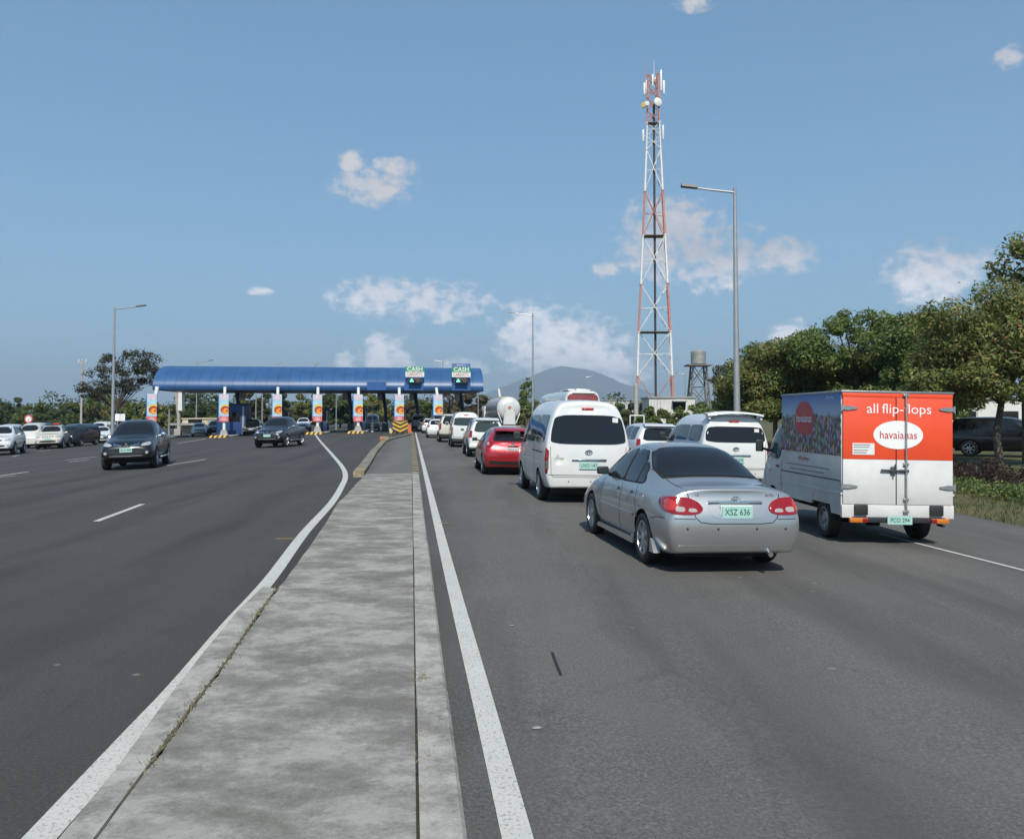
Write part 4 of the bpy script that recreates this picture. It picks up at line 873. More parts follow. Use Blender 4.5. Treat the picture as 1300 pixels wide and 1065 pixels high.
def van(label, H=2.2, W=1.88, L=5.0, spoiler=False, near=True, pm=None, group=None, txt=None, bumper_dark=False, glass=None, lights='tall'):
    c = Car('van', label, 'van', L, group); w = W / 2; pm = pm or white_p; g = glass or glass_d
    k = H / 2.2; zb_ = .32
    st = [(.03, zb_ + .05, w * .90, 1.22, w * .90, H - .20, w * .70, (.03, .0, .0, .02, .16, .20)),
          (.10, zb_, w * .985, 1.22, w * .97, H - .06, w * .755, (.0, 0, 0, .01, .08, .12)),
          (.35, zb_, w, 1.22, w * .985, H - .015, w * .78), (1.0, .26, w, 1.22, w * .985, H, w * .79), (2.4, .26, w, 1.21, w * .985, H + .01, w * .79),
          (3.1, .26, w, 1.19, w * .98, H, w * .785), (3.55, .26, w, 1.17, w * .975, H - .12, w * .77), (4.05, .26, w, 1.13, w * .96, H * .5 + .68, w * .80),
          (4.5, .28, w * .98, 1.05, w * .92, 1.27, w * .80), (4.82, .30, w * .92, .92, w * .82, 1.03, w * .66), (4.95, .32, w * .84, .82, w * .70, .90, w * .5), (5.0, .34, w * .7, .72, w * .6, .80, w * .4)]
    fx = L / 5.0; st = [(r[0] * fx,) + tuple(r[1:]) for r in st]
    xr, xf = .98 * fx, (.98 + 2.57) * fx + .25
    c.body(st, pm, [(xr, .37, .34), (xf, .37, .34)], aw=w - .36, crown=.10, lev=3 if near else 2)
    c.wheels((xr, xf), .33, W - .24, .2, 'alloy' if near else 'steel'); c.underbody(.3, L - .4, w - .22, .2, .4)
    Y = w + .05
    zt = 1.86 * k
    both(c, 'window', S(Y, [(xr - .62, 1.26), (xr - .60, zt - .06), (xr - .50, zt), (xr + .52, zt), (xr + .54, 1.26)]), LD, g, off=.006, q=.12)
    both(c, 'window', S(Y, [(xr + .62, 1.26), (xr + .62, zt), (xr + 1.95, zt - .01), (xr + 1.95, 1.25)]), LD, g, off=.006, q=.10)
    both(c, 'window', S(Y, [(xr + 2.04, 1.20), (xr + 2.04, zt - .02), (xr + 2.42, zt - .08), (xr + 2.98, 1.22), (xr + 2.95, 1.16)]), LD, g, off=.006, q=.10)
    zr = H - .34
    c.patch('rear_window', [(.05, w * .86, 1.245), (.05, w * .84, 1.5), (.1, w * .745, zr), (.1, -w * .745, zr), (.05, -w * .84, 1.5), (.05, -w * .86, 1.245)], BD, g, off=.006, q=.16, round_=3)
    if lights == 'tall':
        tl = [(.1, w * 1.0, .63), (.1, w * .90, .63), (.05, w * .90, 1.10), (.1, w * 1.0, 1.19)]
        a, b = both(c, 'tail_light', tl, (.85, -.5, 0), red_lens, off=.012, q=.10)
        for o, sg in ((a, 1), (b, -1)):
            c.patch('reverse_lamp', [(.1, sg * w * .985, .72), (.05, sg * w * .91, .72), (.05, sg * w * .91, .90), (.1, sg * w * .985, .90)], (.85, -.5 * sg, 0), mat('smoked_lens', (.12, .11, .11), .12, coat=.5, var=.2, scale=40), off=.016, q=.08, parent=o)
    c.ribbon('tailgate_seam', [(.1, w * .86, 1.2), (.05, w * .84, .62), (.05, w * .8, .56), (.05, -w * .8, .56), (.05, -w * .84, .62), (.1, -w * .86, 1.2)], BD, .009, seam_m)
    bothr(c, 'door_seam', S(Y, [(xr + .58, 1.9 * k), (xr + .58, .42)]), LD, .01, seam_m); bothr(c, 'door_seam', S(Y, [(xr + 2.0, 1.9 * k), (xr + 2.0, .36)]), LD, .01, seam_m)
    bothr(c, 'slide_rail', S(Y, [(xr - .55, 1.06), (xr + .9, 1.06)]), LD, .025, seam_m)
    xh = c.hit((.05, 0, .93), BD).x
    if near:
        c.put('rear_garnish', MB().box(xh - .03, xh + .03, -.38, .36, .905, .945, bev=.012), chrome); c.emblem_oval(c.hit((.05, 0, 1.08), BD).x - .012, 1.08, .15, -1)
        text('model_badge', 'GL', .05, blackp, c.root, (xh - .012 - L / 2, .66, 1.0), (0, -1, 0), (0, 0, 1), .004)
        text('model_badge', 'GRANDIA', .045, blackp, c.root, (xh - .012 - L / 2, .63, .945), (0, -1, 0), (0, 0, 1), .004)
        hs = c.hit((.1, -w * .62, zr - .10), BD); c.put('sticker', MB().box(hs.x - .014, hs.x + .02, hs.y - .06, hs.y + .06, hs.z - .05, hs.z + .05), sticker_w)
    p = c.plate(c.hit((.05, 0, .81), BD).x - .02, .805, -1, .40, .14, txt)
    hb = c.hit((.1, 0, H - .2), BD); c.put('brake_lamp', MB().box(hb.x - .04, hb.x + .02, -.13, .13, H - .225, H - .185, bev=.01), red_lit)
    c.ribbon('bumper_seam', [(.05, w * .97, .60), (.05, -w * .97, .60)], BD, .012, seam_m)
    if bumper_dark: c.put('rear_bumper', MB().box(-.06, .2, -w * .95, w * .95, .30, .52, bev=.05), blackp)
    for y in (.42, -.05, -.5):
        if near: c.put('parking_sensor', MB().lathe([(.013, -.01), (.013, .006), (.001, .007)], c.hit((.05, y, .47), BD), (-1, 0, 0), 10), blackp)
    if spoiler:
        sp = MB()
        prof = [(.02, 0), (.42, .03), (.42, .07), (.04, .045)]
        n = 10; vs = []
        for i in range(n + 1):
            y = -w * .80 + 1.6 * w * i / n; q = 1 - (abs(y) / (w * .80)) ** 6
            for x, z in prof: vs.append((x + .04 * (1 - q), y, H - .075 * (abs(y) / w) ** 2 * 1.2 - .02 + z + .01 * q))
        fs = [(i * 4 + k_, i * 4 + (k_ + 1) % 4, (i + 1) * 4 + (k_ + 1) % 4, (i + 1) * 4 + k_) for i in range(n) for k_ in range(4)] + [(0, 1, 2, 3), (n * 4 + 3, n * 4 + 2, n * 4 + 1, n * 4)]
        c.put('roof_spoiler', sp.add(vs, fs), pm)
        for sg in (1, -1): c.put('spoiler_foot', MB().box(.1, .36, sg * w * .74 - .03, sg * w * .74 + .03, H - .17, H - .03, bev=.01), pm)
    c.patch('windshield', [(4.42 * fx, w * .70, 1.30), (4.42 * fx, -w * .70, 1.30), (3.66 * fx, -w * .66, H - .2), (3.66 * fx, w * .66, H - .2)], (-.7, 0, -.7), g, off=.006)
    c.mirrors(xr + 2.98, w * .95, 1.32, blackp if near else pm, (.11, .17, .21))
    return c

def hatch(label, pm, L=4.36, W=1.82, H=1.48, near=True, group=None, name='hatchback', lamps='high', txt=None, glass=None, wk='alloy'):
    c = Car(name, label, 'car', L, group); w = W / 2; g = glass or glass_d; f = L / 4.36; hz = H / 1.48
    st = [(.06, .30, w * .80, .90, w * .70, .98, w * .58, (.08, 0, -.03, .08, .12, .12)), (.14, .25, w * .95, .93, w * .86, 1.05 * hz, w * .66, (.03, 0, -.01, .04, .08, .10)),
          (.40, .21, w, .97, w * .93, 1.26 * hz, w * .68, (0, 0, 0, 0, .02, .04)), (.72, .2, w, .98, w * .94, 1.43 * hz, w * .665), (1.2, .19, w, .97, w * .945, 1.485 * hz, w * .68), (1.9, .19, w, .95, w * .945, 1.50 * hz, w * .685),
          (2.45, .19, w, .93, w * .945, 1.455 * hz, w * .68), (2.95, .19, w, .92, w * .94, 1.22 * hz, w * .74), (3.4, .19, w, .90, w * .92, 1.0, w * .78), (3.85, .2, w * .98, .80, w * .87, .89, w * .68), (4.15, .22, w * .92, .68, w * .76, .76, w * .55), (4.36, .26, w * .70, .56, w * .58, .62, w * .4)]
    st = [(r[0] * f,) + tuple(r[1:]) for r in st]
    xr, xf = .80 * f, 3.45 * f
    c.body(st, pm, [(xr, .365, .33), (xf, .365, .33)], aw=w - .34, crown=.07, lev=3 if near else 2)
    c.wheels((xr, xf), .32, W - .24, .2, wk); c.underbody(.3, L - .3, w - .2, .17, .34)
    Y = w + .04
    both(c, 'window', S(Y, [(2.92 * f, .97), (2.40 * f, 1.37 * hz), (1.86 * f, 1.41 * hz), (1.84 * f, .985)]), LD, g, off=.006, q=.1)
    both(c, 'window', S(Y, [(1.78 * f, .985), (1.80 * f, 1.41 * hz), (1.2 * f, 1.385 * hz), (.80 * f, 1.24 * hz), (.92 * f, 1.03)]), LD, g, off=.006, q=.12)
    c.patch('rear_window', [(.2, w * .62, 1.06), (.2, w * .66, 1.16 * hz), (.5, w * .56, 1.35 * hz), (.5, -w * .56, 1.35 * hz), (.2, -w * .66, 1.16 * hz), (.2, -w * .62, 1.06)], (.85, 0, -.5), g, off=.006, q=.2, round_=3)
    if lamps == 'high': tl = [(.3, w * .96, .87), (.15, w * .72, .86), (.15, w * .66, .93), (.2, w * .76, 1.03), (.4, w * .93, 1.08), (.5, w * .98, .98)]
    else: tl = [(.2, w * .9, .78), (.15, w * .70, .80), (.15, w * .72, 1.15), (.3, w * .85, 1.22), (.4, w * .97, 1.0)]
    a, b = both(c, 'tail_light', tl, (.78, -.62, 0), red_lens, off=.012)
    for o, sg in ((a, 1), (b, -1)): c.patch('brake_lamp', [(.25, sg * w * .88, .93), (.2, sg * w * .78, .92), (.25, sg * w * .82, 1.01), (.35, sg * w * .90, 1.03)], (.78, -.62 * sg, 0), clear_lens, off=.017, rings=3, parent=o)
    c.put('roof_spoiler', MB().prism([(.36, 1.36 * hz), (.78, 1.43 * hz), (.80, 1.455 * hz), (.42, 1.40 * hz)], -w * .58, w * .58, 'y'), pm)
    c.put('brake_lamp', MB().box(.36, .42, -.11, .11, 1.355 * hz, 1.375 * hz), red_lit)
    xh = c.hit((.1, 0, .82), BD).x
    c.plate(xh - .015, .79, -1, .40, .13, txt, plate_w if near else plate_g)
    if near:
        c.ribbon('hatch_seam', [(.2, w * .62, 1.0), (.1, w * .6, .72), (.1, w * .5, .66), (.1, -w * .5, .66), (.1, -w * .6, .72), (.2, -w * .62, 1.0)], BD, .01, seam_m)
        c.ribbon('bumper_trim', [(.05, w * .8, .40), (.05, 0, .38), (.05, -w * .8, .40)], BD, .10, blackp, off=.008)
        for sg in (1, -1): c.ribbon('reflector', [(.05, sg * w * .78, .55), (.05, sg * w * .55, .55)], BD, .03, red_lens, off=.006)
        c.put('grab_bar', MB().box(xh - .02, xh + .04, -.17, .17, .90, .925, bev=.008), chrome); c.put('badge', MB().lathe([(.045, -.01), (.04, .012), (.001, .014)], c.hit((.1, 0, .98), BD), (-1, 0, 0), 16), chrome)
        for x0 in (1.81 * f, 2.95 * f): bothr(c, 'door_seam', S(Y, [(x0, .95), (x0 - .01, .34)]), LD, .008, seam_m)
        for x0 in (1.2 * f, 2.05 * f): bothr(c, 'door_handle', S(Y, [(x0, .87), (x0 + .17, .865)]), LD, .03, pm, off=.022)
    c.patch('windshield', [(3.28 * f, w * .7, 1.02), (3.28 * f, -w * .7, 1.02), (2.55 * f, -w * .58, 1.40 * hz), (2.55 * f, w * .58, 1.40 * hz)], (-.5, 0, -.86), g, off=.006)
    front_face(c, w, .70, .48, 4.15 * f, pm, small=True)
    c.mirrors(2.78 * f, w * .93, 1.03, pm if not near else blackp)
    return c

def front_face(c, w, zl, zg, x, pm, small=False, plate=True):
    """headlights, grille, bumper openings and plate projected on the nose"""
    a, b = both(c, 'headlight', [(x + .2, w * .50, zl - .05), (x + .1, w * .90, zl + .01), (x, w * .93, zl + .10), (x + .1, w * .55, zl + .05)], (-.85, -.5, 0), head_lens, off=.012)
    c.patch('grille', [(x + .2, w * .44, zl - .04), (x + .2, -w * .44, zl - .04), (x + .2, -w * .44, zl + .05), (x + .2, w * .44, zl + .05)], FD, blackp, off=.006, q=.12)
    c.patch('air_intake', [(x + .2, w * .52, zg - .14), (x + .2, -w * .52, zg - .14), (x + .2, -w * .58, zg - .02), (x + .2, w * .58, zg - .02)], FD, blackp, off=.006, q=.12)
    if plate:
        xh = c.hit((x + .2, 0, zg + .03), FD).x; c.plate(xh + .018, zg + .03, 1, .38, .13)

def suv(label, pm, kind='pickup', L=5.0, W=1.80, H=1.78, near=True, group=None, name=None, light_bar=False, txt=None, rear=False, spec_='plain', glass=None):
    c = Car(name or ('pickup_truck' if kind == 'pickup' else 'suv'), label, 'pickup' if kind == 'pickup' else 'car', L, group); w = W / 2; g = glass or glass_d; f = L / 5.0; h = H / 1.78
    nose = [(3.78, .36, w, 1.05 * h, w * .94, 1.17 * h, w * .80), (4.35, .37, w, .98 * h, w * .92, 1.10 * h, w * .70), (4.75, .38, w * .97, .90 * h, w * .86, 1.02 * h, w * .62), (4.93, .40, w * .88, .80 * h, w * .74, .88 * h, w * .54), (5.0, .44, w * .74, .70 * h, w * .6, .76 * h, w * .42)]
    ws = [(2.95, .36, w, 1.09 * h, w * .95, 1.73 * h, w * .70), (3.40, .36, w, 1.07 * h, w * .95, 1.44 * h, w * .76)]
    if kind == 'pickup':
        st = [(.04, .52, w * .90, 1.06 * h, w * .90, 1.14 * h, w * .80), (.10, .48, w * .98, 1.08 * h, w * .95, 1.16 * h, w * .84), (.9, .40, w, 1.09 * h, w * .96, 1.17 * h, w * .86), (1.45, .36, w, 1.10 * h, w * .96, 1.18 * h, w * .85),
              (1.52, .36, w, 1.10 * h, w * .96, 1.40 * h, w * .76), (1.72, .36, w, 1.10 * h, w * .955, 1.74 * h, w * .69), (2.3, .36, w, 1.10 * h, w * .955, 1.79 * h, w * .70)] + ws + nose
        win = [[(2.42, 1.13), (2.42, 1.67), (2.72, 1.66), (3.28, 1.16)], [(2.36, 1.13), (2.36, 1.67), (1.90, 1.66), (1.72, 1.45), (1.70, 1.14)]]
        rearx = 1.5
    else:
        rz = 1.1 * h
        st = [(.06, .40, w * .88, rz, w * .86, 1.60 * h, w * .62, (.05, 0, -.02, .02, .16, .22)), (.14, .36, w * .97, rz, w * .94, 1.70 * h, w * .67, (0, 0, 0, .01, .08, .12)), (.6, .34, w, rz, w * .955, 1.77 * h, w * .69), (1.4, .34, w, rz, w * .955, 1.79 * h, w * .70), (2.3, .34, w, rz, w * .955, 1.79 * h, w * .70)] + ws + nose
        win = [[(2.42, 1.13), (2.42, 1.67), (2.72, 1.66), (3.28, 1.16)], [(2.36, 1.13), (2.36, 1.67), (1.50, 1.67), (1.42, 1.14)], [(1.34, 1.14), (1.42, 1.66), (.62, 1.64), (.50, 1.16)]]
    st = [(r[0] * f,) + tuple(r[1:]) for r in st]
    xr, xf = (1.10 if kind == 'pickup' else .95) * f, (4.10 if kind == 'pickup' else 3.95) * f; r_ = .37 if H > 1.7 else .34
    c.body(st, pm, [(xr, r_ + .06, r_ + .01), (xf, r_ + .06, r_ + .01)], aw=w - .36, crown=.07, lev=3 if near else 2)
    c.wheels((xr, xf), r_, W - .24, .24, 'alloy'); c.underbody(.3, L - .35, w - .22, .24, .5)
    Y = w + .05
    for q in win: both(c, 'window', S(Y, [(x * f, z * h) for x, z in q]), LD, g, off=.006, q=.1)
    c.patch('windshield', [(3.62 * f, w * .74, 1.22 * h), (3.62 * f, -w * .74, 1.22 * h), (2.98 * f, -w * .60, 1.69 * h), (2.98 * f, w * .60, 1.69 * h)], (-.62, 0, -.78), g, off=.006, q=.14)
    xn = 4.72 * f; zl = .90 * h
    a, b = both(c, 'headlight', [(xn + .2, w * .50, zl - .07), (xn + .1, w * .86, zl - .05), (xn, w * .95, zl + .03), (xn, w * .90, zl + .08), (xn + .1, w * .54, zl + .02)], (-.88, -.47, 0), head_lens, off=.014)
    if spec_ == 'strada':
        for sg in (1, -1):
            c.ribbon('grille_bar', [(xn + .2, sg * w * .48, zl + .02), (xn + .25, sg * w * .16, zl - .05)], FD, .035, chrome, off=.02)
            c.ribbon('grille_bar', [(xn + .2, sg * w * .48, zl - .05), (xn + .25, sg * w * .16, zl - .07)], FD, .025, chrome, off=.02)
            h_ = c.hit((xn + .2, sg * w * .74, .60), FD); c.put('fog_lamp', MB().lathe([(.055, -.03), (.05, .012), (.035, .014), (.001, .005)], h_, (1, 0, 0), 16), head_lens)
        he = c.hit((xn + .25, 0, zl - .04), FD)
        for k in range(3):
            a_ = 2 * math.pi * k / 3 + math.pi / 2; dv = Vector((0, math.cos(a_), math.sin(a_))); sv = Vector((0, -dv.z, dv.y)); b0 = he + Vector((.02, 0, 0))
            c.put('emblem', MB().add([b0, b0 + dv * .05 + sv * .03, b0 + dv * .10, b0 + dv * .05 - sv * .03], [(0, 1, 2, 3)]), chrome)
        c.ribbon('bumper_strip', [(xn + .1, w * .58, .50), (xn + .2, 0, .495), (xn + .1, -w * .58, .50)], FD, .03, chrome, off=.012)
        c.patch('air_intake', [(xn + .2, w * .56, .54), (xn + .2, -w * .56, .54), (xn + .2, -w * .6, .70), (xn + .2, w * .6, .70)], FD, blackp, off=.005)
        for sg in (1, -1): c.put('side_step', MB().box(xr + .5, xf - .5, sg * (w - .05), sg * (w + .10), .36, .41, bev=.015), alloy)
    elif spec_ == 'slots':
        c.patch('grille', [(xn + .2, w * .46, zl - .10), (xn + .2, -w * .46, zl - .10), (xn + .2, -w * .50, zl + .08), (xn + .2, w * .50, zl + .08)], FD, pm, off=.010)
        for k in range(-3, 4):
            y = k * w * .12; c.ribbon('grille_slot', [(xn + .25, y, zl + .06), (xn + .25, y * 1.06, zl - .08)], FD, .045, blackp, off=.016)
        c.patch('air_intake', [(xn + .2, w * .58, .48), (xn + .2, -w * .58, .48), (xn + .2, -w * .6, .62), (xn + .2, w * .6, .62)], FD, blackp, off=.005)
        for sg in (1, -1): h_ = c.hit((xn + .2, sg * w * .74, .62), FD); c.put('fog_lamp', MB().lathe([(.07, -.03), (.065, .018), (.001, .012)], h_, (1, 0, 0), 14), head_lens)
    else:
        c.patch('grille', [(xn + .2, w * .44, zl - .09), (xn + .2, -w * .44, zl - .09), (xn + .2, -w * .46, zl + .03), (xn + .2, w * .46, zl + .03)], FD, chrome if spec_ == 'chrome' else blackp, off=.008)
        c.patch('air_intake', [(xn + .2, w * .58, .50), (xn + .2, -w * .58, .50), (xn + .2, -w * .6, .62), (xn + .2, w * .6, .62)], FD, blackp, off=.006)
        for sg in (1, -1): h_ = c.hit((xn + .2, sg * w * .74, .58), FD); c.put('fog_lamp', MB().lathe([(.06, -.03), (.055, .016), (.001, .01)], h_, (1, 0, 0), 14), head_lens)
    xh = c.hit((xn + .3, 0, .70), FD).x; c.plate(xh + .02, .70, 1, .40, .15, txt, plate_g)
    c.mirrors(3.16 * f, w * .94, 1.19 * h, chrome if spec_ == 'strada' else pm, (.11, .18, .13))
    if near:
        for x0 in (1.62 if kind == 'pickup' else 1.38, 2.39, 3.42): bothr(c, 'door_seam', S(Y, [(x0 * f, 1.09 * h), (x0 * f, .48)]), LD, .009, seam_m)
        for x0 in (1.75, 2.55): bothr(c, 'door_handle', S(Y, [(x0 * f, 1.0 * h), ((x0 + .18) * f, 1.0 * h)]), LD, .03, chrome if spec_ == 'strada' else pm, off=.025)
    if kind == 'pickup':
        c.patch('rear_window', [(1.5, w * .6, 1.28 * h), (1.5, -w * .6, 1.28 * h), (1.6, -w * .55, 1.62 * h), (1.6, w * .55, 1.62 * h)], BD, g, off=.006)
    else:
        c.patch('rear_window', [(.1, w * .70, 1.13 * h), (.2, w * .56, 1.60 * h), (.2, -w * .56, 1.60 * h), (.1, -w * .70, 1.13 * h)], BD, g, off=.006, q=.12)
        both(c, 'tail_light', [(.1, w * .98, .86), (.05, w * .80, .86), (.05, w * .82, 1.20 * h), (.12, w * .96, 1.22 * h)], (.85, -.5, 0), red_lens, off=.012, q=.1)
    if rear:
        xh = c.hit((.05, 0, .92), BD).x; c.plate(xh - .02, .92, -1, .40, .14)
        c.put('rear_bumper', MB().box(-.04, .2, -w * .94, w * .94, .42, .58, bev=.04), blackp if pm is not white_p else pm)
        c.put('brake_lamp', MB().box(.2, .28, -.12, .12, 1.66 * h, 1.69 * h), red_lit)
        if kind != 'pickup': c.put('roof_spoiler', MB().prism([(.14, 1.68 * h), (.5, 1.745 * h), (.5, 1.77 * h), (.16, 1.71 * h)], -w * .6, w * .6, 'y'), pm)
    if light_bar:
        lb = c.put('light_bar', MB().box(2.2, 2.5, -w * .55, w * .55, 1.76 * h, 1.80 * h, bev=.01), blackp)
        c.put('red_beacon', MB().box(2.22, 2.48, .03, w * .52, 1.795 * h, 1.90 * h, bev=.03), red_lit, lb)
        c.put('blue_beacon', MB().box(2.22, 2.48, -w * .52, -.03, 1.795 * h, 1.90 * h, bev=.03), mat('blue_lens', (.04, .08, .22), .15, coat=.5, var=.1), lb)
    return c
def delivery_truck(label):
    L = 3.75; c = Car('delivery_truck', label, 'truck', L)
    tw = mat('truck_white', (.60, .60, .59), .42, 0, .3, var=.10, scale=2.2); w = .84; bl = 2.46; zt = 2.28; zm = .86; zb_ = .42; xr, xf = .78, 2.68
    orange = mat('truck_red_orange', (.78, .080, .028), .38, coat=.3, var=.05, scale=2)
    # cargo box shell
    c.put('cargo_box', MB().box(.02, bl, -w, w, .55, zt - .03, bev=.012), tw)
    c.put('roof_rail', MB().box(-.015, bl + .01, -w - .015, w + .015, zt - .035, zt, bev=.008), mat('aluminium_rail', (.34, .34, .35), .4, .8, var=.2, scale=15))
    for sg in (1, -1):                                     # side skirts with the wheel arch cut out
        c.put('side_skirt', MB().prism([(.02, .43), (.36, .43), (.42, .62), (.50, .70), (.98, .70), (1.08, .62), (1.12, .50), (2.40, .50), (2.40, .74), (.02, .74)], sg * (w - .03), sg * (w + .006), 'y'), tw)
    c.put('belt_rail', MB().box(0, bl, w - .01, w + .018, .735, .765), tw); c.put('belt_rail', MB().box(0, bl, -w - .018, -w + .01, .735, .765), tw)
    # back doors: lower white, upper red, one pair
    for sg, nm in ((1, 'rear_door'), (-1, 'rear_door')):
        y0, y1 = (.035, w - .012) if sg > 0 else (-w + .012, .022)
        d = c.put(nm, MB().box(-.016, .03, y0, y1, .60, 1.26, bev=.006), tw)
        c.put('upper_door_panel', MB().box(-.0165, .03, y0, y1, 1.262, zt - .10, bev=.006), orange, d)
        for z in (.86, 2.02):
            hp = MB(); a, b = (w + .012, w - .22) if sg > 0 else (-w - .012, -w + .22)
            hp.prism([(a, z - .028), (a, z + .028), (a - sg * .1, z + .034), (b, z + .012), (b, z - .012), (a - sg * .1, z - .034)], -.035, -.015, 'x')
            hp.tube((-.02, a, z - .05), (-.02, a, z + .05), .016, n=8)
            c.put('hinge', hp, mat('zinc', (.46, .46, .46), .35, .8, var=.2, scale=18), d)
    c.put('header_panel', MB().box(-.012, .03, -w + .004, w - .004, zt - .096, zt - .036, bev=.005), orange)
    c.put('rear_sill', MB().box(-.014, .05, -w - .004, w + .004, zb_ - .02, .594, bev=.006), tw)
    zinc = MATS['zinc']
    lb = MB().tube((-.042, -.11, .50), (-.042, -.11, zt - .02), .014, n=10)
    for z in (.50, .68, 1.20, zt - .06): lb.box(-.05, -.014, -.15, -.07, z - .02, z + .02, bev=.004)
    c.put('lock_bar', lb, zinc)
    hl = MB().tube((-.045, -.11, 1.10), (-.05, .27, 1.11), .014, n=8); hl.box(-.06, -.02, .05, .12, 1.06, 1.16, bev=.006); hl.tube((-.055, .08, 1.02), (-.055, .06, 1.20), .012, n=8); hl.box(-.05, -.016, -.15, -.02, 1.08, 1.12, bev=.004)
    c.put('door_handle', hl, mat('dark_metal', (.10, .10, .10), .4, .7, var=.2))
    c.put('door_gap', MB().box(-.019, -.01, .0225, .0345, .60, zt - .1), seam_m)
    # lettering on the back
    wl = mat('vinyl_white', (.78, .78, .77), .45, var=0); wr = mat('vinyl_red', (.50, .03, .035), .45, var=0)
    X = -L / 2
    text('door_lettering', 'all', .205, wl, c.root, (X - .0215, .385, 2.01), (0, -1, 0), (0, 0, 1), .0, 1.08); text('door_lettering', 'flip-flops', .205, wl, c.root, (X - .0215, -.13, 2.01), (0, -1, 0), (0, 0, 1), .0, 1.08)
    ov = MB(); n = 48; ov.add([(-.0215, 0, 1.63)] + [(-.0215, .375 * math.cos(2 * math.pi * i / n), 1.63 + .21 * math.sin(2 * math.pi * i / n)) for i in range(n)], [(0, 1 + i, 1 + (i + 1) % n) for i in range(n)])
    o = c.put('oval_logo', ov, wl)
    text('logo_lettering', 'havaianas', .165, wr, o, (X - .0245, 0, 1.625), (0, -1, 0), (0, 0, 1), .002, .93)
    st = c.put('info_sticker', MB().box(-.0225, -.012, .36, .69, 1.33, 1.50), sticker_w)
    gl = mat('print_grey', (.22, .22, .22), .6, var=0)
    for i, z in enumerate((1.475, 1.44, 1.395, 1.36)): c.put('printed_line', MB().box(-.0245, -.020, .42 + .02 * i, .675, z - .007, z + .007), gl, st)
    # printed crowd picture on the left side: colour print only, real lettering and disc over it
    m, nt, b = new_mat('crowd_print'); N, Lk = nt.nodes, nt.links; tc = N.new('ShaderNodeTexCoord').outputs['Object']
    sp = N.new('ShaderNodeSeparateXYZ'); Lk.new(tc, sp.inputs[0])
    vo = N.new('ShaderNodeTexVoronoi'); vo.inputs['Scale'].default_value = 17; Lk.new(mapping(N, Lk, tc, (1, 1, .55)), vo.inputs['Vector'])
    hs = N.new('ShaderNodeHueSaturation'); hs.inputs['Saturation'].default_value = .9; hs.inputs['Value'].default_value = .95; Lk.new(vo.outputs['Color'], hs.inputs['Color'])
    crowd = mixc(N, Lk, ramp(N, Lk, vo.outputs['Distance'], [(.25, (0, 0, 0)), (.6, (1, 1, 1))]), hs.outputs[0], (.03, .028, .02))
    crowd = mixc(N, Lk, .55, crowd, (1.0, .86, .60), 'MULTIPLY')
    crowd = mixc(N, Lk, .2, crowd, (.17, .16, .13))
    skyc = ramp(N, Lk, sp.outputs['Z'], [(0, (.40, .46, .55)), (1, (.40, .46, .55))])
    mrr = N.new('ShaderNodeMapRange'); Lk.new(sp.outputs['Z'], mrr.inputs['Value']); mrr.inputs['From Min'].default_value = 1.9; mrr.inputs['From Max'].default_value = 2.22
    skyc = mixc(N, Lk, mrr.outputs[0], (.42, .52, .64), (.05, .15, .42))
    ad = N.new('ShaderNodeMath'); ad.operation = 'MULTIPLY_ADD'; Lk.new(noise(N, Lk, tc, 9, 4), ad.inputs[0]); ad.inputs[1].default_value = .35; Lk.new(sp.outputs['Z'], ad.inputs[2])
    m2 = N.new('ShaderNodeMapRange'); Lk.new(ad.outputs[0], m2.inputs['Value']); m2.inputs['From Min'].default_value = 2.06; m2.inputs['From Max'].default_value = 2.13
    Lk.new(mixc(N, Lk, m2.outputs[0], crowd, skyc), b.inputs['Base Color']); b.inputs['Roughness'].default_value = .4
    for sg in (1, -1):
        pn = c.put('printed_panel', MB().box(.03, bl - .02, sg * (w - .01), sg * (w + .006), 1.30, zt - .04), m)
        dc = MB(); cx_, cz_ = 1.42, 1.84; rr_ = .30
        ring = [(cx_ + rr_ * 1.35 * math.cos(2 * math.pi * i / 40), sg * (w + .009), cz_ + rr_ * math.sin(2 * math.pi * i / 40)) for i in range(40)]
        # lower edge of the disc is ragged where the crowd overlaps it
        rg = random.Random(3); ring = [(x, y, max(z, cz_ - rr_ * .80 + rg.uniform(-.05, .05)) if z < cz_ - rr_ * .7 else z) for x, y, z in ring]
        dc.add([(cx_, sg * (w + .009), cz_)] + ring, [(0, 1 + i, 1 + (i + 1) % 40) for i in range(40)])
        d = c.put('red_disc', dc, mat('vinyl_disc', (.50, .022, .030), .4, var=.12, scale=5), pn)
        text('disc_lettering', 'havaianas', .19, wl, d, (X + cx_, sg * (w + .0125), 1.855), (1 if sg < 0 else -1, 0, 0), (0, 0, 1), .008, .92) if sg < 0 else text('disc_lettering', 'havaianas', .19, wl, d, (X + cx_, w + .0125, 1.855), (-1, 0, 0), (0, 0, 1), .008, .92)
        rr2 = (-1 if sg > 0 else 1, 0, 0)
        text('side_lettering', 'all flip-flops', .09, wr, pn, (X + 1.45, sg * (w + .010), 1.20), rr2, (0, 0, 1), .008, 1.1)
        text('top_lettering', 'all flip-flops', .06, wl, pn, (X + .42, sg * (w + .0095), 2.18), rr2, (0, 0, 1), .004, 1.1)
        for k, (x0, x1) in enumerate(((.45, 2.2), (.65, 2.05))): c.put('printed_line', MB().box(x0, x1, sg * (w - .01), sg * (w + .007), 1.075 - .075 * k, 1.09 - .075 * k), gl, pn)
        c.put('panel_rib', MB().box(.03, bl - .02, sg * (w - .01), sg * (w + .010), .93, .942), seam_m)
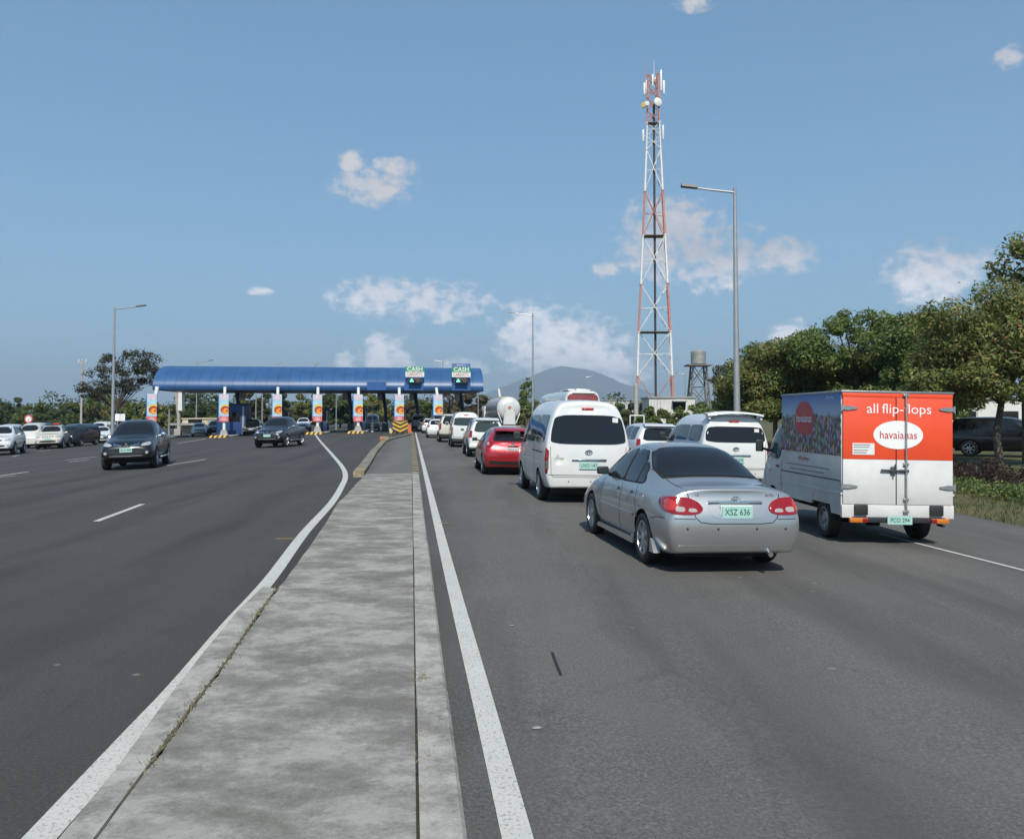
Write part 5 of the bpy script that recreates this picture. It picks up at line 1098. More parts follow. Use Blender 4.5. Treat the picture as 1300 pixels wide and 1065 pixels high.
    # cab
    cab = [(2.47, .40, .81, 1.1, .80, 1.84, .70), (2.53, .38, .825, 1.1, .815, 1.90, .72), (2.85, .36, .83, 1.1, .82, 1.92, .73), (3.1, .36, .83, 1.08, .815, 1.84, .72), (3.38, .36, .82, 1.04, .80, 1.48, .72), (3.58, .36, .80, .96, .76, 1.14, .66), (3.70, .38, .74, .84, .68, .96, .56), (3.75, .42, .64, .76, .6, .86, .46)]
    c.body(cab, tw, [(xf + .30, .34, .29)], aw=.5, name='cab', lev=2, crown=.06)
    both(c, 'cab_window', S(.9, [(2.60, 1.13), (2.60, 1.76), (3.05, 1.76), (3.38, 1.18), (3.34, 1.12)]), LD, glass_g, off=.006, q=.1)
    c.patch('windshield', [(3.5, .62, 1.2), (3.5, -.62, 1.2), (3.18, -.58, 1.74), (3.18, .58, 1.74)], (-.9, 0, -.4), glass_d)
    bothr(c, 'door_seam', S(.9, [(2.55, 1.8), (2.55, .45)]), LD, .01, seam_m); bothr(c, 'door_seam', S(.9, [(3.40, 1.1), (3.32, .5)]), LD, .01, seam_m)
    bothr(c, 'door_handle', S(.9, [(2.64, 1.0), (2.76, 1.0)]), LD, .03, blackp, off=.02)
    text('door_lettering', 'SUZUKI', .05, gl, c.root, (X + 3.05, .842, .90), (-1, 0, 0), (0, 0, 1), .004)
    c.mirrors(3.36, .82, 1.34, blackp, (.06, .14, .22))
    c.put('headlight', MB().box(3.62, 3.75, .42, .62, .62, .76, bev=.02), head_lens); c.put('headlight', MB().box(3.62, 3.75, -.62, -.42, .62, .76, bev=.02), head_lens)
    c.put('front_bumper', MB().box(3.60, 3.80, -.74, .74, .36, .52, bev=.03), blackp)
    # chassis, wheels, lights
    c.put('chassis', MB().box(.08, 3.3, -.42, .42, .34, .47).tube((xr, -.6, .29), (xr, .6, .29), .05, n=10).tube((xr, 0, .29), (xr, 0, .20), .10, .11, 12).tube((xr - .1, .3, .3), (xr + .5, .3, .42), .03, n=8), shadow_m)
    tm, rm = wheel_meshes(.295, .18, 'steel')
    for x in (xr, xf + .30):
        for sg in (1, -1):
            o = link('wheel', tm, c.root); o.location = (x - L / 2, sg * .70, .295); o.rotation_euler = (0, .6, 0 if sg > 0 else math.pi); link('rim', rm, o)
    c.put('rear_bumper', MB().box(-.05, .03, -.70, .70, .335, .415, bev=.01), blackp)
    for sg in (1, -1):
        l_ = c.put('tail_light', MB().box(-.068, -.02, sg * .475, sg * .745, .335, .405, bev=.008), amber)
        c.put('brake_lamp', MB().box(-.072, -.02, sg * .475, sg * .56, .34, .40, bev=.006), red_lens, l_)
        c.put('rubber_buffer', MB().box(-.06, -.01, sg * .47, sg * .665, .445, .595, bev=.01), blackp)
    c.plate(-.062, .375, -1, .37, .12, 'PCO 294'); c.put('plate_lamp', MB().tube((-.07, -.66, .30), (.1, -.66, .30), .02, n=8), blackp)
    return c

def bus(label):
    L = 11.0; c = Car('bus', label, 'bus', L); w = 1.24; H = 3.56
    st = [(.04, .45, w * .93, 1.9, w * .93, H - .10, w * .86, (.03, 0, 0, .02, .04, .08)), (.12, .4, w, 1.9, w * .99, H - .02, w * .90), (.6, .36, w, 1.9, w, H, w * .90), (5, .36, w, 1.9, w, H + .02, w * .86), (9.8, .36, w, 1.9, w, H, w * .86), (10.6, .38, w * .99, 1.8, w * .97, H - .12, w * .82), (10.9, .42, w * .93, 1.5, w * .9, H - .7, w * .74), (11.0, .5, w * .85, 1.2, w * .8, 1.9, w * .6)]
    c.body(st, white_p, [(2.6, .52, .50), (8.3, .52, .50)], aw=w - .45, lev=2, crown=.14); c.wheels((2.6, 8.3), .48, 2.1, .28, 'steel'); c.underbody(.3, 10.5, .9, .3, .6)
    both(c, 'side_window_band', S(w + .1, [(.7, 2.0), (.7, 2.85), (9.9, 2.85), (10.3, 2.0)]), LD, glass_d, off=.006, q=.03)
    for i in range(6): bothr(c, 'window_post', S(w + .1, [(2.0 + 1.35 * i, 1.98), (2.0 + 1.35 * i, 2.87)]), LD, .08, white_p, off=.014)
    c.patch('rear_window_frame', [(.1, .98, 2.06), (.1, -.98, 2.06), (.1, -.98, 3.36), (.1, .98, 3.36)], BD, blackp, off=.004, q=.08)
    c.patch('rear_window', [(.1, .92, 2.12), (.1, -.92, 2.12), (.1, -.92, 3.28), (.1, .92, 3.28)], BD, mat('red_tinted_glass', (.23, .055, .065), .25, var=.25, scale=2.5), off=.010, q=.05)
    c.put('air_conditioner', MB().box(1.2, 3.6, -.75, .75, H - .02, H + .08, bev=.05), white_p); c.put('roof_hatch', MB().box(.5, 1.0, -.35, .35, H - .06, H + .09, bev=.04), white_p)
    both(c, 'tail_light', [(.1, w * .97, .9), (.1, w * .86, .9), (.1, w * .86, 1.4), (.1, w * .97, 1.4)], (.9, -.4, 0), red_lens, off=.01)
    c.patch('windshield', [(10.9, 1.0, 1.5), (10.9, -1.0, 1.5), (10.6, -.95, 3.0), (10.6, .95, 3.0)], (-1, 0, 0), glass_d, off=.006)
    c.plate(c.hit((.1, 0, 1.0), BD).x - .02, 1.0, -1); c.mirrors(10.7, 1.2, 2.4, blackp, (.12, .2, .4))
    return c

def tanker(label):
    L = 11.5; c = Car('tanker_truck', label, 'truck', L); R_ = 1.18; zc = 2.62
    tk = mat('tank_white', (.62, .62, .61), .35, .15, coat=.2, var=.08, scale=1.5); tg = mat('tank_grey', (.42, .43, .44), .4, .3, var=.1, scale=2)
    t = MB(); t.lathe([(.001, -.48), (R_ * .35, -.45), (R_ * .62, -.37), (R_ * .82, -.24), (R_ * .95, -.10), (R_, 0), (R_ + .015, .02), (R_ + .015, .12), (R_, .14), (R_, 7.6), (R_ * .92, 7.8), (R_ * .6, 8.0), (.001, 8.1)], (.55, 0, zc), (1, 0, 0), 40)
    tank = c.put('tank', t, tk, smooth=50)
    c.put('manhole', MB().lathe([(.62, -.03), (.62, .03), (.58, .05), (.001, .06)], (.12, 0, zc + .1), (-1, 0, 0), 28), tk, tank)
    bl_ = MB()
    for i in range(20): a = 2 * math.pi * i / 20; bl_.lathe([(.03, 0), (.03, .05), (.001, .05)], (.08, .54 * math.cos(a), zc + .1 + .54 * math.sin(a)), (-1, 0, 0), 6)
    c.put('manhole_bolts', bl_, tg, tank)
    c.put('red_mark', MB().lathe([(.17, 0), (.17, .015), (.001, .015)], (.062, 0, zc + .1), (-1, 0, 0), 20), mat('faded_red', (.45, .14, .13), .5, var=.2, scale=20), tank)
    c.put('rear_cabinet', MB().prism([(-.62, 1.05), (.62, 1.05), (.50, 2.35), (-.50, 2.35)], -.05, .35, 'x'), tk)
    for sg in (1, -1): c.put('brace', MB().tube((.25, sg * .72, 1.2), (.35, sg * 1.12, 2.2), .06, n=8), tk)
    c.put('walkway', MB().box(3.2, 4.6, -.3, .3, zc + R_ - .05, zc + R_ + .06), mat('yellow_paint', (.62, .42, .03), .5, var=.15)); c.put('walkway_rail', MB().tube((4.9, .15, zc + R_), (5.1, .28, zc + R_ + .95), .14, .12, 10), white_p)
    c.put('frame_rail', MB().box(.1, 10, -.5, .5, .75, 1.35, bev=.02), blackp)
    c.put('rear_bumper', MB().box(-.1, .1, -1.1, 1.1, .65, .95, bev=.03), mat('bumper_grey', (.35, .35, .34), .5, var=.2))
    for sg in (1, -1): c.put('tail_light', MB().box(-.13, -.09, sg * .6, sg * 1.0, .74, .87), red_lens); c.put('mudguard', MB().box(.35, 3.2, sg * .72, sg * 1.18, 1.12, 1.2, bev=.03), blackp)
    c.wheels((1.0, 2.2, 9.9), .5, 2.05, .35, 'steel')
    c.put('cab', MB().box(9.0, 11.4, -1.2, 1.2, .9, 2.95, bev=.18), white_p)
    c.put('windshield', MB().box(11.36, 11.43, -1.0, 1.0, 1.9, 2.7, bev=.02), glass_d)
    for sg in (1, -1): c.put('cab_window', MB().box(10.2, 11.1, sg * 1.17, sg * 1.215, 1.9, 2.6, bev=.01), glass_d)
    return c
# ------------------------------------------------------------------ placing the vehicles
def drive(c, p, slope, ref, back=False):
    """slope = sideways drift per metre forward; back = comes towards the camera"""
    h = Vector((slope, 1, 0)).normalized(); h = -h if back else h; return c.place(p, None, h, ref)
US = U.x / U.y
c = sedan('silver sedan with red tail lights and green licence plate in the right roadway'); drive(c, P(814, 714), US - .03, (.98, .85, 0))
c = delivery_truck('small delivery truck with red and white doors and printed crowd panel'); drive(c, P(1045, 681.5), -.035, (.78, .79, 0))
c = van('tall white passenger van with chrome bar, directly ahead of the silver sedan', near=True, txt='UVO 147'); drive(c, P(682, 634), US, (.98, .93, 0))
c = van('white van with roof spoiler half hidden by the truck and sedan', H=1.99, W=1.80, L=4.75, spoiler=True, near=True, txt='PQO 538'); p = ground(889, 20.7); drive(c, p, -.05, (0, .90, 0))
c = hatch('glossy red hatchback in the queue behind white vehicles', red_p, near=True, txt='NQO 512'); drive(c, P(611, 601.5), US, (.80, .90, 0))
c = suv('white suv with rounded tail between the two large vans', white_p, 'suv', 4.5, 1.80, 1.66, rear=True); p = ground(806, 28.5); drive(c, p, -.10, (0, .9, 0))
c = bus('white bus with red tinted rear window showing above the van roof'); p = ground(714.5, 51); drive(c, p, US - .01, (0, 1.24, 0))
c = tanker('white tanker truck with round tank end approaching the toll lanes'); p = ground(646, 82); drive(c, p, -.19, (.2, 0, 0))
Q = 'vehicles queueing for the toll'
c = suv('white estate wagon with tall red tail lights in the queue', white_p, 'wagon', 4.4, 1.70, 1.74, rear=True, glass=glass_g); drive(c, P(592, 579.3), US, (.84, .85, 0))
c = van('plain white van with dark bumper ahead of the estate wagon', H=2.05, W=1.72, L=4.7, near=False, bumper_dark=True, glass=glass_g, group=Q); drive(c, P(571.5, 567), US, (.92, .86, 0))
c = suv('old cream boxy utility wagon ahead of the plain white van', cream, 'wagon', 4.3, 1.66, 1.92, near=False, rear=True, group=Q); drive(c, P(556, 561), US, (.82, .83, 0))
c = hatch('small white hatchback with high red lamps ahead of the cream wagon', white_p, 3.9, 1.70, 1.52, near=False, lamps='high', group=Q); drive(c, P(541, 555.7), US, (.72, .85, 0))
c = suv('dark people carrier just ahead of the small white hatchback', navy_p, 'suv', 4.5, 1.80, 1.85, near=False, rear=True, group=Q); p = ground(545, 75); drive(c, p, US, (0, .9, 0))
c = hatch('white compact car entering the toll lane with red brake lights', white_p, 4.1, 1.70, 1.50, near=False, lamps='low', group=Q); p = ground(535, 82); drive(c, p, US, (0, .85, 0))
c = hatch('grey compact car inside the toll lane behind the cream van', grey_p, 4.1, 1.70, 1.48, near=False, group=Q); p = ground(529.5, 88); drive(c, p, US, (0, .85, 0))
c = van('cream van at the head of the queue beside the orange barrier', H=1.98, W=1.7, L=4.6, near=False, pm=cream, bumper_dark=True, group=Q); p = ground(522.5, 95); drive(c, p, US, (0, .85, 0))
# oncoming side
c = suv('black double cab pickup with chrome mirrors coming towards the camera', black_p, 'pickup', 5.0, 1.80, 1.78, spec_='strada', txt='ZLH 408'); drive(c, P(200.5, 593.6), math.tan(R(-15.5)), (4.10, .90, 0), True)
c = suv('dark blue grey pickup turning out of the toll lane', navy_p, 'pickup', 4.9, 1.80, 1.78, spec_='strada'); drive(c, P(365, 567.6), math.tan(R(2)), (4.02, .90, 0), True)
K = 'vehicles waiting on the far left side'
c = suv('white suv with silver grille at the left end of the waiting row', white_p, 'suv', 4.7, 1.84, 1.80, spec_='chrome'); drive(c, P(20, 577), math.tan(R(-21)), (3.71, .92, 0), True)
c = suv('cream utility vehicle with red and blue roof light bar', cream, 'suv', 4.4, 1.78, 1.74, spec_='slots', light_bar=True); drive(c, P(81, 569), math.tan(R(-20)), (3.48, .89, 0), True)
c = van('dark blue minivan waiting beside the vehicle with the light bar', H=1.78, W=1.80, L=4.7, near=False, pm=navy_p); drive(c, P(104, 566.5), math.tan(R(-4)), (3.6, .9, 0), True)
c = hatch('white compact car half hidden behind the black pickup', white_p, 4.2, 1.70, 1.50, near=False); drive(c, P(143, 562), math.tan(R(-26)), (3.3, .85, 0), True)
for px, Y, kind, pm, lb, az in ((36, 62, 'van', white_o, 'old white van between the white suv and the light bar vehicle', -18), (122, 76, 'van', white_p, 'white van behind the dark minivan', -10), (152, 84, 'hatch', white_p, 'white car beyond the compact car near the lamp post', -14), (6, 72, 'van', white_p, 'white van behind the white suv at the far left', -20)):
    c = van(lb, H=1.95, W=1.7, L=4.6, near=False, pm=pm) if kind == 'van' else hatch(lb, pm, 4.2, 1.7, 1.5, near=False); drive(c, ground(px, Y), math.tan(R(az)), (c.L, 0, 0), True)
for px, Y, kind, pm, lb, az in ((253, 92, 'hatch', paint('silver_white_paint', (.55, .55, .54), .2), 'silver car stopped beside the large blue booth', -18), (272, 97, 'suv', black_p, 'dark car tucked between the silver car and the blue booth', -14), (319, 84, 'suv', black_p, 'black suv with bright headlights behind the turning pickup', -12), (473, 97, 'van', grey_p, 'grey van waiting behind the boom barrier', -9.5), (385, 100, 'suv', white_p, 'white suv coming through the lane behind the turning pickup', -12)):
    c = hatch(lb, pm, 4.2, 1.7, 1.5, near=False) if kind == 'hatch' else van(lb, H=1.92, W=1.78, L=4.7, near=False, pm=pm) if kind == 'van' else suv(lb, pm, 'suv', 4.6, 1.8, 1.72, near=False)
    drive(c, ground(px, Y), math.tan(R(az)), (c.L, 0, 0), True)
c = suv('large black suv parked sideways under the reddish tree', black_p, 'suv', 5.0, 1.90, 1.85, spec_='plain'); p = ground(1229, 39); c.place(p, None, Vector((.80, -.60, 0)), (.95, -.95, 0))
# ------------------------------------------------------------------ vegetation
def leaf_mat(name, stops, trans=.4):
    m, nt, b = new_mat(name); N, L = nt.nodes, nt.links; ge = N.new('ShaderNodeNewGeometry'); tc = N.new('ShaderNodeTexCoord').outputs['Object']
    rnd = ge.outputs['Random Per Island']; n = noise(N, L, tc, .9, 3)
    mx = N.new('ShaderNodeMath'); mx.operation = 'MULTIPLY_ADD'; L.new(n, mx.inputs[0]); mx.inputs[1].default_value = .45
    ml = N.new('ShaderNodeMath'); ml.operation = 'MULTIPLY_ADD'; L.new(rnd, ml.inputs[0]); ml.inputs[1].default_value = .75; ml.inputs[2].default_value = -.1; L.new(ml.outputs[0], mx.inputs[2])
    c = ramp(N, L, mx.outputs[0], stops); L.new(c, b.inputs['Base Color']); b.inputs['Roughness'].default_value = .55; b.inputs['Specular IOR Level'].default_value = .35
    tr_ = N.new('ShaderNodeBsdfTranslucent'); L.new(c, tr_.inputs[0]); ms = N.new('ShaderNodeMixShader'); ms.inputs[0].default_value = trans
    out = [q for q in N if q.type == 'OUTPUT_MATERIAL'][0]; L.new(b.outputs[0], ms.inputs[1]); L.new(tr_.outputs[0], ms.inputs[2]); L.new(ms.outputs[0], out.inputs[0])
    return m
lf_dark = leaf_mat('leaf_dark', [(.1, (0.058, 0.091, 0.029)), (.4, (0.111, 0.163, 0.047)), (.65, (0.176, 0.227, 0.065)), (.86, (0.247, 0.286, 0.085)), (.97, (0.338, 0.221, 0.104))])
lf_olive = leaf_mat('leaf_olive', [(.1, (0.072, 0.091, 0.031)), (.4, (0.143, 0.176, 0.049)), (.65, (0.215, 0.247, 0.068)), (.80, (0.299, 0.312, 0.098)), (.90, (0.442, 0.130, 0.085))])
lf_far = leaf_mat('leaf_far', [(.1, (0.040, 0.060, 0.025)), (.5, (0.078, 0.109, 0.039)), (.9, (0.138, 0.167, 0.057))])
lf_bright = leaf_mat('leaf_bright', [(.1, (0.040, 0.063, 0.014)), (.5, (0.092, 0.132, 0.029)), (.9, (0.184, 0.207, 0.052))])
lf_grey = leaf_mat('leaf_grey', [(.1, (.028, .032, .018)), (.5, (.060, .064, .034)), (.9, (.11, .105, .055))])
lf_brown = leaf_mat('leaf_brown', [(.1, (.055, .042, .022)), (.5, (.11, .085, .042)), (.9, (.17, .14, .065))])
lf_purple = leaf_mat('leaf_purple', [(.1, (.018, .012, .012)), (.5, (.045, .026, .022)), (.9, (.085, .050, .035))])
bark = mat('bark', (.105, .085, .065), .9, var=.35, scale=6, bump=.6, bscale=25)
def leaves(centres, radii, n, size, rng, flat=.75):
    """n small leaf faces spread through clumps"""
    k = rng.choice(len(centres), n, p=radii ** 2 / np.sum(radii ** 2)); c = centres[k]; r = radii[k][:, None]
    d = rng.normal(size=(n, 3)); d /= np.linalg.norm(d, axis=1)[:, None]; rad = rng.uniform(.25, 1, (n, 1)) ** .5
    pos = c + d * r * rad * np.array([1, 1, flat])
    nrm = d + rng.normal(size=(n, 3)) * .7 + np.array([0, 0, .5]); nrm /= np.linalg.norm(nrm, axis=1)[:, None]
    t = np.cross(nrm, rng.normal(size=(n, 3))); t /= np.linalg.norm(t, axis=1)[:, None] + 1e-9; b = np.cross(nrm, t)
    sz = size * rng.uniform(.6, 1.4, (n, 1)); l = t * sz; w = b * sz * .42
    v = np.stack([pos - l, pos + w - l * .1 - nrm * sz * .12, pos + l, pos - w - l * .1 - nrm * sz * .12], 1).reshape(-1, 3)
    return v
def quad_mesh(name, v, m):
    n = len(v) // 4; me = bpy.data.meshes.new(name); me.vertices.add(len(v)); me.vertices.foreach_set('co', v.astype(np.float32).ravel()); me.loops.add(n * 4); me.loops.foreach_set('vertex_index', np.arange(n * 4, dtype=np.int32))
    me.polygons.add(n); me.polygons.foreach_set('loop_start', np.arange(0, n * 4, 4, dtype=np.int32)); me.polygons.foreach_set('loop_total', np.full(n, 4, np.int32)); me.update(calc_edges=True); me.materials.append(m); return me
def tree(base, h, crown, lm, nleaf, lsize, label, seed, trunk_r=.16, fork=.35, clump=.24, nclump=60, limbs=7, name='tree', group='trees around the toll plaza', stray=0., rz=0.):
    """crown: list of ellipsoids (cx, cy, cz, rx, ry, rz) relative to the base"""
    rng = np.random.default_rng(seed); rg = random.Random(seed); root = empty(name, base, label, 'tree', rz, group); cs, rs = [], []
    vol = np.array([q[3] * q[4] * q[5] for q in crown]) ** .67; vol /= vol.sum()
    for q, f in zip(crown, vol):
        for _ in range(max(14, int(nclump * f))):
            d = rng.normal(size=3); d /= np.linalg.norm(d); r = rng.uniform(.35, 1.03) ** .6; d[2] = d[2] if d[2] > -.5 else d[2] * .5
            cs.append([q[0] + d[0] * q[3] * r, q[1] + d[1] * q[4] * r, q[2] + d[2] * q[5] * r]); rs.append(clump * min(q[3:6]) * rng.uniform(.6, 1.5) + .12)
    cs = np.array(cs); rs = np.array(rs); v = leaves(cs, rs, nleaf, lsize, rng)
    if stray:
        kk = int(nleaf * stray * .6); q0 = crown[0]; d = rng.normal(size=(kk, 3)); d /= np.linalg.norm(d, axis=1)[:, None]
        v = np.concatenate([v, leaves(np.array(cs), rs * 1.5, kk, lsize, rng)])
    link('crown', quad_mesh('crown', v, lm), root)
    tk = MB(); zf = h * fork; pts = [Vector((0, 0, -.1)), Vector((rg.uniform(-.1, .1), rg.uniform(-.1, .1), zf * .5)), Vector((rg.uniform(-.2, .2), 0, zf))]
    tk.path(pts, [trunk_r * 1.25, trunk_r, trunk_r * .85], 8); top_ = pts[-1]
    idx = rg.sample(range(len(cs)), min(limbs, len(cs)))
    for i in idx:
        e = Vector(cs[i]); mid = top_.lerp(e, .5) + Vector((0, 0, h * .04)); tk.path([top_ - Vector((0, 0, .1)), mid, e], [trunk_r * .55, trunk_r * .35, trunk_r * .1], 6)
        near_ = sorted(range(len(cs)), key=lambda j: (Vector(cs[j]) - mid).length)[:3]
        for j in near_: tk.path([mid, mid.lerp(Vector(cs[j]), .6) + Vector((0, 0, .1)), Vector(cs[j])], [trunk_r * .25, trunk_r * .15, trunk_r * .05], 5)
    obj('trunk', tk, bark, root); return root
# right side: row of leafy trees along the verge
def tpx(px, Y): return ground(px, Y)
def ell(base, px, py, Y, rx, ry_, rz): p = at(px, py, Y) - base; return (p.x, p.y, p.z, rx, ry_, rz)
b = tpx(1268, 31); tree(b, 7, [ell(b, 1255, 440, 31, 2.9, 2.6, 1.9), ell(b, 1290, 400, 31, 2.0, 2, 1.3), ell(b, 1340, 430, 31, 2.4, 2.4, 1.9), ell(b, 1210, 470, 30.5, 1.6, 2, 1.1), ell(b, 1250, 490, 30, 2.4, 1.8, 1.0), ell(b, 1200, 500, 31, 1.6, 1.6, 1.0)], lf_olive, 60000, .08, 'olive green tree with reddish young leaves in front of the parked black suv', 1, .13, .36, .30, 190, 12, stray=.06)
b = tpx(1100, 44); tree(b, 7.5, [ell(b, 1090, 450, 44, 3.4, 2.8, 2.0), ell(b, 1095, 412, 44, 2.0, 2, .9), ell(b, 1040, 455, 44, 2.6, 2.4, 1.7), ell(b, 1150, 460, 44, 2.8, 2.4, 1.9), ell(b, 1090, 500, 44, 5.0, 2.6, 1.6)], lf_dark, 66000, .10, 'broad dark green tree with the highest crown behind the delivery truck', 2, .2, .3, .30, 200, 9, stray=.04)
b = tpx(985, 46); tree(b, 6, [ell(b, 985, 470, 46, 2.6, 2.4, 1.6), ell(b, 955, 485, 46, 1.7, 2, 1.6), ell(b, 1020, 478, 46, 2.0, 2, 1.8), ell(b, 985, 510, 46, 3.0, 2.2, 1.4)], lf_olive, 46000, .095, 'olive tree with sparse twigs just behind the tall street lamp', 3, .15, .3, .32, 150, 10, stray=.06)
b = tpx(1180, 40); tree(b, 6.4, [ell(b, 1180, 455, 40, 2.6, 2.4, 1.9), ell(b, 1170, 500, 40, 2.6, 2.2, 1.5)], lf_dark, 34000, .10, 'dense dark tree between the highest crown and the reddish tree', 4, .16, .3, .32, 110, 8)
b = tpx(925, 50); tree(b, 5.4, [ell(b, 925, 480, 50, 1.0, 1.0, 1.7), ell(b, 935, 505, 50, 1.4, 1.2, 1.0)], lf_grey, 1500, .12, 'thin sparse sapling left of the tall street lamp', 5, .07, .35, .3, 30, 14, group=None)
b = tpx(1060, 52); tree(b, 6, [ell(b, 1060, 500, 52, 5.5, 2.5, 2.0), ell(b, 1150, 505, 52, 5, 2.5, 2.0), ell(b, 960, 515, 52, 3, 2, 1.4)], lf_dark, 42000, .13, 'low dark tree mass filling in below the highest crown', 6, .18, .3, .32, 130, 6)
b = tpx(1300, 34); tree(b, 8.6, [ell(b, 1330, 340, 32, 1.8, 1.6, 1.5), ell(b, 1296, 318, 31, .35, .35, .35)], lf_olive, 3500, .11, 'taller slender tree leaning in with reddish tips beside the black suv', 7, .1, .55, .3, 40, 10)
# bare leafy tree at left
b = tpx(150, 104); tree(b, 11, [ell(b, 165, 465, 104, 3.9, 2.5, 2.2), ell(b, 135, 490, 104, 4.2, 2.5, 2.0), ell(b, 185, 478, 104, 2.2, 2.0, 2.0), ell(b, 112, 500, 104, 1.8, 1.6, .9)], lf_grey, 7500, .15, 'large half bare grey tree with visible branches left of the canopy', 8, .10, .3, .24, 130, 44, stray=.25, group=None)
b = tpx(575, 125); tree(b, 8, [ell(b, 566, 508, 125, 2.4, 2, 1.6)], lf_brown, 420, .22, 'leafless branching tree behind the queue of cars', 9, .16, .35, .3, 26, 22, group=None)
b = tpx(668, 100); tree(b, 5.5, [ell(b, 668, 498, 100, .7, .7, 1.6), ell(b, 672, 516, 100, 1.1, 1, 1.0), ell(b, 672, 486, 100, .4, .4, .8)], lf_dark, 2200, .16, 'narrow upright tree between the tanker and the bus', 10, .09, .3, .4, 24, 6, group=None)
# tree belt behind the plaza, each tree of its own
rg = random.Random(21); belt = []
ADJ = ['rounded', 'spreading', 'ragged', 'bushy', 'leaning', 'squat', 'shaggy', 'flat topped']; TONE = {id(lf_far): 'dark green', id(lf_bright): 'yellow green', id(lf_brown): 'dry brown', id(lf_olive): 'olive'}
k = 0
for px, ty_, Y, lm in [(-12, 512, 150, lf_far), (14, 510, 165, lf_far), (38, 514, 150, lf_bright), (62, 517, 165, lf_far), (86, 514, 150, lf_far), (110, 505, 140, lf_bright), (136, 500, 135, lf_olive), (166, 512, 130, lf_bright), (200, 513, 126, lf_olive), (222, 508, 138, lf_far), (246, 502, 150, lf_far), (268, 500, 142, lf_far), (292, 504, 135, lf_bright), (316, 498, 140, lf_brown), (342, 497, 140, lf_far), (372, 512, 165, lf_far), (392, 505, 128, lf_olive), (412, 498, 126, lf_far), (432, 495, 128, lf_far), (458, 497, 132, lf_olive), (482, 505, 138, lf_olive), (512, 512, 145, lf_brown), (532, 508, 150, lf_bright), (556, 513, 145, lf_bright), (590, 500, 138, lf_brown), (612, 498, 140, lf_brown), (636, 510, 150, lf_olive), (668, 513, 120, lf_olive), (690, 514, 125, lf_brown), (778, 514, 125, lf_olive), (800, 513, 120, lf_far), (895, 512, 75, lf_dark), (845, 517, 66, lf_bright)]:
    b = tpx(px, Y); h = (at(px, ty_, Y).z - b.z) * 1.12; r_ = rg.uniform(2.4, 3.6) if Y > 100 else 1.8
    where = 'at the far left beyond the parked vehicles' if px < 100 else 'behind the left of the toll canopy' if px < 300 else 'behind the middle of the toll canopy' if px < 480 else 'behind the queue by the canopy end' if px < 650 else 'beside the tanker and bus' if px < 720 else 'near the radio tower'
    adj = ADJ[k % len(ADJ)]
    tree(b, h, [(0, 0, h * .55, r_, 2.2, h * .45), (rg.uniform(-1.6, 1.6), 0, h * .40, r_ * 1.1, 2.4, h * .36), (rg.uniform(-1.2, 1.2), .5, h * .25, r_, 2.0, h * .25)], lm, 6500 if Y > 100 else 5000, .24 if Y > 100 else .16, '%s %s tree %s' % (adj, TONE.get(id(lm), 'dark green'), where), 100 + k, .15, .3, .22, 45, 6, group='belt of trees beyond the plaza'); k += 1
# far wood that reads as one mass on the skyline
rng = np.random.default_rng(3); n = 420; ang = rng.uniform(R(-44), R(44), n); dist = rng.uniform(230, 420, n)
cs = np.stack([np.sin(ang) * dist, np.cos(ang) * dist, rng.uniform(.5, 5.5, n)], 1); rs = rng.uniform(2.2, 5, n)
fw = link('far_wood', quad_mesh('far_wood', leaves(cs, rs, 40000, .62, rng, .8), lf_far)); fw['kind'] = 'stuff'; tag(fw, 'distant belt of mixed trees along the horizon', 'wood')
# verge: hedges, ground cover, grass
def hedge(name, label, s0, s1, ta, tb_, h, lm, n, ls, seed):
    rng = np.random.default_rng(seed); m = 260; s_ = rng.uniform(s0, s1, m); t_ = rng.uniform(0, 1, m); 
    pts = np.array([list(rd(a, edge(a) + ta + (tb_ - ta) * q, rng.uniform(.05, h))) for a, q in zip(s_, t_)]); o = rd((s0 + s1) / 2, edge((s0 + s1) / 2) + (ta + tb_) / 2); pts -= np.array(o)
    r_ = empty(name, o, label, 'hedge'); link('foliage', quad_mesh('foliage', leaves(pts, rng.uniform(.16, .34, m), n, ls, rng, .8), lm), r_)
    st = MB(); rg = random.Random(seed)
    for _ in range(40): a = rg.uniform(s0, s1); p = rd(a, edge(a) + rg.uniform(ta, tb_)) - o; st.tube(p, p + Vector((rg.uniform(-.1, .1), rg.uniform(-.1, .1), h * .8)), .012, .006, 4)
    obj('stems', st, bark, r_)['kind'] = 'stuff'
hedge('purple_hedge', 'low dark purple leaved hedge along the right verge', 16, 44, 4.6, 6.0, .55, lf_purple, 22000, .05, 41)
hedge('green_hedge', 'low clipped green border plants in front of the purple hedge', 14, 44, 2.9, 4.0, .22, lf_dark, 16000, .045, 42)
rng = np.random.default_rng(6); n = 26000; s_ = rng.uniform(9, 46, n) ** 1.0; t_ = rng.uniform(0.02, 1, n) ** 1.1 * 9; P0 = np.array([list(rd(a, edge(a) + q - .1, -.03)) for a, q in zip(s_, t_)]); a_ = rng.uniform(0, 6.283, n); hgt = rng.uniform(.03, .13, n)
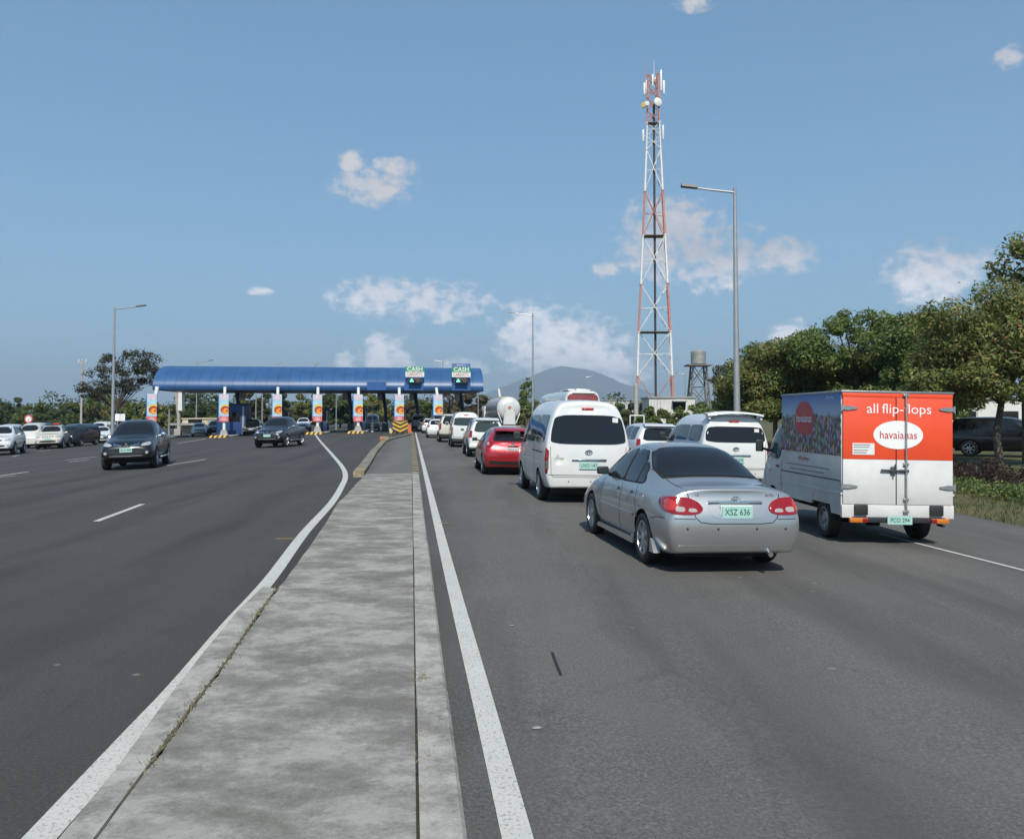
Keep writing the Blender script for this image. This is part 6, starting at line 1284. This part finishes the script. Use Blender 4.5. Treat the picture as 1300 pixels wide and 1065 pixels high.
lean = np.stack([np.cos(a_), np.sin(a_), np.zeros(n)], 1) * (hgt * .7)[:, None]; sdv = np.stack([-np.sin(a_), np.cos(a_), np.zeros(n)], 1) * .008; up = np.stack([np.zeros(n), np.zeros(n), hgt], 1)
v = np.stack([P0 - sdv, P0 + sdv, P0 + lean + up + sdv * .3, P0 + lean + up - sdv * .3], 1).reshape(-1, 3)
lf_grass = leaf_mat('grass_blades', [(.1, (.05, .065, .018)), (.45, (.11, .115, .035)), (.8, (.22, .18, .075))])
gr = link('verge_grass', quad_mesh('verge_grass', v, lf_grass)); gr['kind'] = 'stuff'; tag(gr, 'dry mown grass on the right hand verge', 'grass')
# ------------------------------------------------------------------ mountain and haze
MD = 9000.0; mc = at(722, 500, MD); nx, ny = 90, 50; vs, fs = [], []
from mathutils import noise as mnoise
for j in range(ny + 1):
    for i in range(nx + 1):
        x = -4200 + 8400 * i / nx; y = -2300 + 4600 * j / ny; r_ = math.hypot(x * .92, y * 1.25)
        zz = 520 * math.exp(-(r_ / 950) ** 1.5) + 55 * math.exp(-(r_ / 2400) ** 2)
        rid = abs(mnoise.fractal(Vector((x * .0016, y * .0016, 3.3)), 1.0, 2.1, 5)) * 120 * min(1, zz / 260)
        vs.append((mc.x + x, MD + y, max(-30, zz - rid - 20)))
for j in range(ny):
    for i in range(nx): a = j * (nx + 1) + i; fs.append((a, a + 1, a + nx + 2, a + nx + 1))
mt = struct(obj('mountain', MB().add(vs, fs), mat('mountain_forest', (.045, .060, .035), .95, var=.4, scale=.004), None, 180))
hz = MB().box(-9000, 9000, -300, 12500, -3, 640); m = bpy.data.materials.new('haze'); m.use_nodes = True; nt = m.node_tree; nt.nodes.clear(); ou = nt.nodes.new('ShaderNodeOutputMaterial'); pv = nt.nodes.new('ShaderNodeVolumePrincipled')
pv.inputs['Color'].default_value = (.68, .83, 1.0, 1); pv.inputs['Density'].default_value = 1.8e-4; pv.inputs['Anisotropy'].default_value = .1; nt.links.new(pv.outputs[0], ou.inputs['Volume'])
hzo = obj('haze', hz, m, None, 0); hzo['kind'] = 'stuff'
